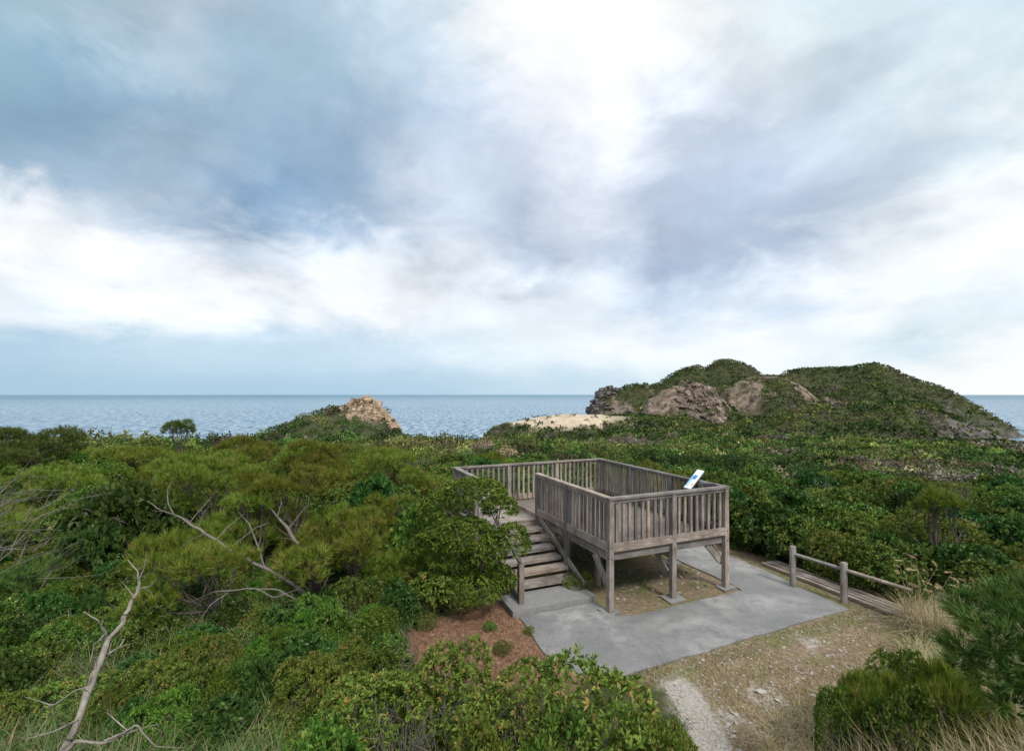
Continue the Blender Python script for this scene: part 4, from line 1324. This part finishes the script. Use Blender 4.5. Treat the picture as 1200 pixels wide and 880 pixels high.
# low leafy ground cover in the foreground and on the near slopes
x, y = scatter_px(9000, [(-120, 640), (300, 610), (560, 690), (470, 745), (430, 790), (640, 800), (800, 850), (800, 960), (-150, 960)], .2)
k = ~clear_mask(x, y, .1); x, y = x[k], y[k]
q = fbm(x / 1.2, y / 1.2, 77, 3); hgt_ = .08 + .42 * np.clip(q - .25, 0, 1) * rng.uniform(.3, 1.2, len(x))
P = np.stack([x, y, height(x, y) + hgt_], -1); C, D = fan(P, np.tile([0, 0, 1.], (len(P), 1)), 7, .3, 1.5)
mb = MB(); n = len(C); add_leaves(mb, C + rng.normal(0, .04, C.shape), D, .075 * rng.uniform(.6, 1.3, n), .03)
tag(mb.build('ground_cover', M['glossy']), 'low leafy vines covering the foreground slope', 'ground cover', kind='stuff')
x, y = scatter_px(5200, [(-120, 560), (560, 560), (560, 690), (470, 745), (430, 790), (-150, 960)], .2)
k = ~clear_mask(x, y, .2); x, y = x[k], y[k]
P = np.stack([x, y, height(x, y) + rng.uniform(.02, .3, len(x))], -1); C, D = fan(P, np.tile([0, 0, 1.], (len(P), 1)), 6, .5, 1.55)
mb = MB(); n = len(C); add_leaves(mb, C + rng.normal(0, .05, C.shape), D, .07 * rng.uniform(.6, 1.3, n), .022)
tag(mb.build('ground_cover', M['brownleaf']), 'dead brown leaves and twigs between the shrubs', 'ground cover', kind='stuff')


# silver grass clumps with pale seed heads by the fence end
def seed_grass(px, py, y, n, hgt, label):
    p = at(px, py, y); p[2] = hz(p[0], p[1])
    o = empty('grass_clump', p); tag(o, label, 'grass', 'seeding grass clumps')
    mb = MB(); m = n * 30; add_blades(mb, rng.normal(0, .12, (m, 3)) * [1, 1, 0], tuft_dirs(m, .75), hgt * .75 * rng.uniform(.5, 1.2, m), .011, rng.uniform(.3, 1.1, m)); mb.build('blades', M['straw'], o)
    st = MB()
    for k in range(n):
        hd = MB()
        d = tuft_dirs(1, .45)[0]; b0 = np.append(rng.normal(0, .1, 2), 0); e = b0 + d * hgt * rng.uniform(.8, 1.1)
        tip = e + np.array([-.10, 0, .04]) + rng.normal(0, .03, 3)
        st.tube([b0, b0 + (e - b0) * .6 + [0, 0, .03], e], [.005, .004, .003], 4, 2)
        m = 46; t = rng.uniform(0, 1, (m, 1)); P = e + (tip - e) * t; D = nrm(np.tile(tip - e, (m, 1)) / .1 + unit(m) * .7)
        add_needles(hd, P, D, .06 * rng.uniform(.6, 1.2, m), .012)
        hd.build('seed_head', M['seed'], o)
    st.build('stalks', M['straw'], o)


seed_grass(1074, 745, 9.95, 9, 1.35, 'clump of seeding grass where the fence rail ends')
seed_grass(1094, 745, 9.4, 8, 1.3, 'seeding grass clump second from the fence end')
seed_grass(1120, 745, 9.2, 7, 1.3, 'seeding grass clump farthest from the fence')
seed_grass(1150, 860, 5.0, 2, 1.3, 'bent dry grass with a drooping seed head in the bottom right corner')


# ------------------------------------------------------------------ dead wood
def dead(name, label, chains, group=None, mat='deadwood'):
    """chains of (px, py, distance, radius) through a bare tree"""
    base = at(*chains[0][0][:3]); o = empty(name, base); tag(o, label, 'dead tree', group)
    for i, ch in enumerate(chains):
        P = np.array([at(*c[:3]) - base for c in ch]); R = np.array([c[3] for c in ch], float)
        t0 = np.linspace(0, 1, len(ch)); t1 = np.linspace(0, 1, len(ch) * 3 - 2)
        P = np.stack([np.interp(t1, t0, P[:, k]) for k in range(3)], 1); R = np.interp(t1, t0, R)
        P[1:-1] += rng.normal(0, 1, (len(P) - 2, 3)) * R[1:-1, None] * .42
        mb = MB(); mb.tube(P, R * rng.uniform(.82, 1.2, len(R)), 9 if i == 0 else 6, 3)
        for _ in range(7 if i == 0 else 4):               # dead side twigs and stubs
            k = rng.integers(1, len(P) - 1); d = nrm((P[k + 1] - P[k - 1]).reshape(1, 3) + 0)[0]; d = nrm((d * .7 + unit(1)[0] * .9).reshape(1, 3))[0]
            L = rng.uniform(.06, .30); r = min(R[k] * .45, .010)
            mb.tube([P[k], P[k] + d * L * .5 + rng.normal(0, .02, 3), P[k] + d * L + rng.normal(0, .04, 3)], [r, r * .7, r * .25], 4, 2)
        mb.build('trunk' if i == 0 else 'branch', M[mat], o)


dead('dead_tree', 'bleached bare dead trunk leaning up out of the left foreground', [
    [(58, 905, 5.2, 0.0429), (84, 862, 5.35, 0.0390), (104, 812, 5.6, 0.0351), (116, 780, 5.8, 0.0335), (128, 750, 6.0, 0.0312), (146, 722, 6.2, 0.0250), (158, 700, 6.35, 0.0203), (163, 684, 6.45, 0.0156), (161, 670, 6.5, 0.0109), (150, 656, 6.55, 0.0047)],
    [(162, 684, 6.45, 0.0109), (168, 668, 6.5, 0.0070), (172, 650, 6.5, 0.0031)],
    [(163, 690, 6.4, 0.0094), (176, 686, 6.4, 0.0055), (186, 676, 6.4, 0.0023)],
    [(126, 752, 6.0, 0.0156), (122, 738, 6.0, 0.0109), (114, 726, 5.9, 0.0078), (98, 716, 5.9, 0.0039)],
    [(124, 768, 5.95, 0.0156), (140, 758, 6.0, 0.0101), (146, 748, 6.1, 0.0047)],
    [(124, 742, 6.0, 0.0094), (110, 756, 5.8, 0.0062), (106, 776, 5.7, 0.0031)],
    [(66, 888, 5.25, 0.0234), (90, 868, 5.3, 0.0187), (120, 870, 5.3, 0.0140), (150, 858, 5.4, 0.0094), (186, 848, 5.5, 0.0039)],
    [(122, 868, 5.3, 0.0109), (160, 850, 5.4, 0.0094), (182, 874, 5.3, 0.0062), (214, 876, 5.3, 0.0031)],
    [(92, 842, 5.4, 0.0125), (60, 858, 5.2, 0.0078), (28, 866, 5.1, 0.0031)],
    [(150, 856, 5.4, 0.0078), (134, 842, 5.5, 0.0055), (124, 834, 5.5, 0.0023)],
    [(112, 800, 5.7, 0.0094), (90, 808, 5.6, 0.0062), (62, 826, 5.5, 0.0062), (28, 816, 5.5, 0.0023)]])
dead('dead_tree', 'forked grey dead limbs reaching out left under the broad pine', [
    [(376, 716, 10.6, 0.0550), (352, 692, 10.75, 0.0523), (322, 672, 10.9, 0.0468), (290, 655, 11.0, 0.0413), (262, 640, 11.1, 0.0358), (240, 625, 11.2, 0.0303), (222, 612, 11.4, 0.0248), (205, 603, 11.5, 0.0193), (185, 596, 11.6, 0.0110), (172, 586, 11.6, 0.0044)],
    [(204, 603, 11.5, 0.0165), (197, 590, 11.6, 0.0121), (196, 575, 11.7, 0.0083), (204, 558, 11.8, 0.0033)],
    [(222, 612, 11.4, 0.0165), (234, 598, 11.5, 0.0121), (248, 582, 11.7, 0.0055)],
    [(232, 620, 11.3, 0.0110), (238, 602, 11.4, 0.0077), (246, 592, 11.5, 0.0033)],
    [(252, 634, 11.1, 0.0176), (266, 618, 11.3, 0.0121), (286, 602, 11.6, 0.0055)],
    [(272, 640, 11.0, 0.0165), (300, 618, 11.2, 0.0110), (316, 612, 11.3, 0.0044)],
    [(310, 665, 10.9, 0.0220), (302, 640, 11.1, 0.0165), (292, 615, 11.4, 0.0132), (280, 600, 11.6, 0.0066)],
    [(240, 625, 11.2, 0.0110), (225, 632, 11.1, 0.0077), (214, 640, 11.0, 0.0033)]], None, 'twig')
dead('dead_tree', 'grey dead branch standing between two pine crowns', [
    [(372, 672, 11.5, .05), (352, 642, 11.7, .042), (336, 618, 11.9, .035), (318, 598, 12.1, .022), (306, 585, 12.2, .01)],
    [(338, 620, 11.9, .022), (352, 602, 12.0, .015), (362, 590, 12.0, .006)],
    [(325, 606, 12.0, .018), (330, 590, 12.1, .01), (326, 575, 12.2, .004)]], None, 'twig')
dead('dead_tree', 'thin bare sticks lying across the grass left of the pines', [
    [(352, 704, 9.5, .006), (325, 691, 9.4, .014), (290, 690, 9.3, .014), (250, 694, 9.2, .012), (222, 706, 9.1, .005)],
    [(270, 692, 9.3, .014), (246, 710, 9.0, .01), (236, 724, 8.9, .004)],
    [(300, 690, 9.3, .014), (322, 700, 9.2, .01), (350, 690, 9.3, .004)]], None, 'twig')
# windswept dead brush at the left edge
o = empty('dead_brush', at(-10, 640, 10.5)); tag(o, 'mass of grey windswept dead branches at the left edge', 'dead shrub')
base = at(-10, 640, 10.5); mb = MB()
for k in range(75):
    px = rng.uniform(-70, 50); py = rng.uniform(590, 690); y = rng.uniform(9.0, 11.4)
    a = at(px, py, y); L = rng.uniform(45, 110); ang_ = math.radians(rng.uniform(8, 68))
    q = [at(px + L * t * math.cos(ang_), py - L * t * math.sin(ang_) * (1 - .2 * t) + rng.uniform(-9, 9), y + .5 * t + rng.uniform(-.25, .25)) - base for t in (0, .35, .7, 1)]
    r = rng.uniform(.005, .014); mb.tube(q, [r, r * .8, r * .55, r * .2], 4, 2)
    for s_ in range(2):
        c = q[1] + (q[2] - q[1]) * rng.uniform(0, 1); e = c + np.array([rng.uniform(.05, .3), rng.uniform(-.2, .2), rng.uniform(-.05, .3)])
        mb.tube([c, e], [r * .4, r * .12], 3, 1)
mb.build('branches', M['twig'], o)

# ------------------------------------------------------------------ sky, sun, camera
ROW_PY = [0, 60, 120, 180, 240, 300, 360, 410, 452]
COL_PX = [0, 100, 200, 300, 400, 500, 600, 700, 800, 900, 1000, 1100, 1200]
SKY = [
    [(150, 180, 195), (165, 190, 205), (190, 205, 218), (170, 193, 210), (172, 195, 212), (205, 218, 228), (248, 248, 250), (250, 250, 250), (245, 248, 250), (225, 235, 240), (212, 226, 234), (208, 224, 232), (205, 222, 230)],
    [(140, 172, 190), (140, 172, 192), (180, 200, 215), (165, 190, 210), (165, 190, 208), (190, 207, 222), (240, 243, 248), (248, 250, 252), (240, 244, 248), (215, 226, 235), (205, 220, 230), (208, 222, 232), (215, 228, 235)],
    [(138, 170, 192), (135, 167, 190), (150, 178, 200), (160, 185, 207), (158, 183, 206), (180, 198, 218), (215, 224, 238), (245, 247, 250), (225, 232, 242), (208, 219, 232), (200, 215, 228), (208, 221, 231), (232, 239, 242)],
    [(145, 175, 197), (155, 180, 202), (165, 188, 208), (150, 177, 202), (155, 180, 205), (190, 205, 222), (205, 214, 230), (235, 240, 247), (205, 216, 232), (200, 212, 230), (200, 214, 228), (220, 230, 236), (240, 244, 246)],
    [(235, 238, 242), (205, 215, 226), (170, 190, 210), (140, 170, 200), (160, 183, 208), (205, 216, 230), (190, 202, 222), (225, 232, 242), (195, 207, 226), (192, 206, 226), (205, 217, 230), (235, 240, 243), (242, 245, 246)],
    [(245, 246, 248), (246, 247, 249), (225, 231, 238), (195, 208, 223), (225, 231, 238), (225, 231, 239), (190, 203, 222), (205, 215, 231), (182, 197, 221), (190, 205, 226), (225, 232, 240), (240, 244, 246), (238, 242, 245)],
    [(225, 232, 240), (235, 240, 244), (238, 242, 245), (240, 243, 246), (238, 241, 245), (228, 234, 241), (225, 232, 240), (222, 230, 239), (195, 209, 228), (205, 217, 231), (235, 240, 244), (222, 231, 238), (215, 226, 235)],
    [(172, 200, 222), (180, 206, 225), (190, 213, 230), (185, 210, 229), (190, 212, 230), (205, 221, 234), (222, 232, 240), (232, 238, 243), (232, 238, 243), (235, 240, 243), (225, 234, 240), (205, 222, 233), (235, 240, 242)],
    [(165, 196, 220), (166, 197, 220), (168, 199, 222), (168, 198, 222), (170, 200, 223), (175, 202, 224), (185, 210, 228), (195, 216, 231), (215, 228, 236), (230, 238, 241), (238, 242, 243), (240, 243, 243), (240, 243, 243)]]
for r_, c_, d_ in [(3, 8, 12), (3, 9, 12), (4, 7, 10), (4, 8, 14), (4, 9, 14), (4, 10, 8), (5, 7, 8), (5, 8, 12), (5, 9, 10), (5, 6, 12), (4, 6, 8), (1, 9, 6), (1, 10, 8), (2, 9, 8), (2, 10, 8), (1, 11, 6), (5, 5, 6), (4, 3, 6), (3, 4, 6)]:
    SKY[r_][c_] = tuple(v_ - d_ for v_ in SKY[r_][c_][:2]) + (SKY[r_][c_][2] - d_ * .95,)
W = bpy.data.worlds.new('World'); scene.world = W; W.use_nodes = True
nt = W.node_tree; nt.nodes.clear()
wo = nt.nodes.new('ShaderNodeOutputWorld'); bg = nt.nodes.new('ShaderNodeBackground'); nt.links.new(bg.outputs[0], wo.inputs[0])
STR = .1
EXPO = .5
SKYGAIN = 1.13 / 2 ** EXPO
bg.inputs['Strength'].default_value = STR
SUN_EL, SUN_AZ = math.radians(48), math.radians(150)       # azimuth clockwise from the viewing direction
sk = nt.nodes.new('ShaderNodeTexSky'); sk.sky_type = 'NISHITA'; sk.sun_disc = False
sk.sun_elevation = SUN_EL; sk.sun_rotation = SUN_AZ
tc = nt.nodes.new('ShaderNodeTexCoord'); G = tc.outputs['Generated']
sx = nt.nodes.new('ShaderNodeSeparateXYZ'); nt.links.new(G, sx.inputs[0])
az = mth(nt, 'ARCTAN2', sx.outputs[0], sx.outputs[1])
hor = mth(nt, 'SQRT', mth(nt, 'ADD', mth(nt, 'MULTIPLY', sx.outputs[0], sx.outputs[0]), mth(nt, 'MULTIPLY', sx.outputs[1], sx.outputs[1])))
te = mth(nt, 'DIVIDE', mth(nt, 'DIVIDE', sx.outputs[2], mth(nt, 'MAXIMUM', hor, .02)), mth(nt, 'MAXIMUM', mth(nt, 'COSINE', az), .6))
# cloud-plane coordinates: the sheet of cloud seen in perspective
den = mth(nt, 'ADD', mth(nt, 'MAXIMUM', sx.outputs[2], 0.0), .13)
cp = nt.nodes.new('ShaderNodeCombineXYZ'); nt.links.new(mth(nt, 'DIVIDE', sx.outputs[0], den), cp.inputs[0]); nt.links.new(mth(nt, 'DIVIDE', sx.outputs[1], den), cp.inputs[1])
def wnoise(scale, detail, rough, off, dist=0.0, sc=(1, 1, 1)):
    return noise(nt, scale, detail, rough, mapping(nt, cp.outputs[0], sc, off), dist)
n1 = wnoise(.9, 6, .60, (3, 1, 0)); n2 = wnoise(.9, 6, .60, (13, 7, 5)); n3 = wnoise(1.7, 6, .56, (1, 9, 2), .3); n4 = wnoise(.35, 3, .5, (5, 5, 5))
fine = noise(nt, 7, 6, .55, mapping(nt, G, (1, 1, 1.7)), .3)
fine2 = noise(nt, 5, 6, .60, mapping(nt, G, (1, 1, 1.8), (4, 2, 7)), .4)
fine3 = noise(nt, 5, 6, .60, mapping(nt, G, (1, 1, 1.8), (14, 8, 3)), .4)
cotton = noise(nt, 3.4, 9, .58, mapping(nt, G, (1, 1, 1.5), (9, 1, 4)), .6)
warp_a = mth(nt, 'ADD', mth(nt, 'MULTIPLY', mth(nt, 'SUBTRACT', n1, .5), .20), mth(nt, 'MULTIPLY', mth(nt, 'SUBTRACT', fine2, .5), .42))
warp_e = mth(nt, 'ADD', mth(nt, 'MULTIPLY', mth(nt, 'SUBTRACT', n2, .5), .12), mth(nt, 'MULTIPLY', mth(nt, 'SUBTRACT', fine3, .5), .34))
lowfade = mth(nt, 'MULTIPLY', te, 4.5, clamp=True)
azw = mth(nt, 'ADD', az, warp_a)
tew = mth(nt, 'ADD', te, mth(nt, 'MULTIPLY', warp_e, lowfade))
A0 = math.radians(52)
fa = mth(nt, 'MULTIPLY_ADD', azw, 1 / (2 * A0), .5, clamp=True)
col = None
rows_te = [(HY - p) / K for p in ROW_PY]
order = list(range(len(ROW_PY)))[::-1]                      # from the horizon upward
for n_, i in enumerate(order):
    stops = [((math.atan((p - CX) / K) / (2 * A0)) + .5, srgb(*c)) for p, c in zip(COL_PX, SKY[i])]
    stops = [(p, (c[0], c[1] + .02 * (c[2] - c[1]), c[2])) for p, c in stops]
    stops = [(p, tuple(min(.95, v * (.90 + .13 * min(1, sum(c[:3]) / 2.4) ** 1.5)) for v in c[:3])) for p, c in stops]
    rc = ramp(nt, fa, stops, 'LINEAR')
    if col is None: col = rc
    else:
        t0 = rows_te[order[n_ - 1]]; t1 = rows_te[i]
        f = nt.nodes.new('ShaderNodeMapRange'); f.interpolation_type = 'SMOOTHSTEP'
        f.inputs['From Min'].default_value = t0; f.inputs['From Max'].default_value = t1
        nt.links.new(tew, f.inputs['Value'])
        col = mixc(nt, f.outputs[0], col, rc)
# overhead and behind: unseen cloud made overbright to lift the ground light
hi = nt.nodes.new('ShaderNodeMapRange'); hi.inputs['From Min'].default_value = .9; hi.inputs['From Max'].default_value = 2.2; nt.links.new(te, hi.inputs['Value'])
col = mixc(nt, hi.outputs[0], col, ramp(nt, n4, [(.3, (1.2, 1.26, 1.35)), (.7, (2.1, 2.1, 2.1))]))
# wisps
wisp = mth(nt, 'MULTIPLY', mth(nt, 'ADD', mth(nt, 'MULTIPLY', mth(nt, 'SUBTRACT', n3, .5), .55), mth(nt, 'ADD', mth(nt, 'SUBTRACT', cotton, .5), mth(nt, 'MULTIPLY', mth(nt, 'SUBTRACT', fine, .5), .5))), lowfade)
gain = mth(nt, 'MULTIPLY_ADD', wisp, .52, SKYGAIN)
sc = nt.nodes.new('ShaderNodeVectorMath'); sc.operation = 'SCALE'; nt.links.new(col, sc.inputs[0]); nt.links.new(mth(nt, 'MULTIPLY', gain, 1 / STR), sc.inputs['Scale'])
fin = mixc(nt, .94, sk.outputs[0], sc.outputs[0])
nt.links.new(fin, bg.inputs['Color'])

sl = bpy.data.lights.new('sun', 'SUN'); sl.energy = 2.2; sl.angle = math.radians(11); sl.color = (1, .965, .91)
so = bpy.data.objects.new('sun', sl); COL.objects.link(so)
dv = Vector((math.sin(SUN_AZ) * math.cos(SUN_EL), math.cos(SUN_AZ) * math.cos(SUN_EL), math.sin(SUN_EL)))
so.rotation_euler = dv.to_track_quat('Z', 'Y').to_euler(); so.location = (0, -5, 30)

cam = bpy.data.cameras.new('camera'); co = bpy.data.objects.new('camera', cam); COL.objects.link(co)
co.location = (0, 0, H); co.rotation_euler = (PI / 2, 0, 0)
cam.sensor_width = 36; cam.lens = 36 * K / 1200; cam.shift_y = 22 / 1200
cam.clip_start = .05; cam.clip_end = 100000
scene.camera = co
scene.view_settings.view_transform = 'Standard'; scene.view_settings.look = 'None'
scene.view_settings.exposure = EXPO; scene.view_settings.gamma = 1
scene.cycles.max_bounces = 5; scene.cycles.transparent_max_bounces = 4
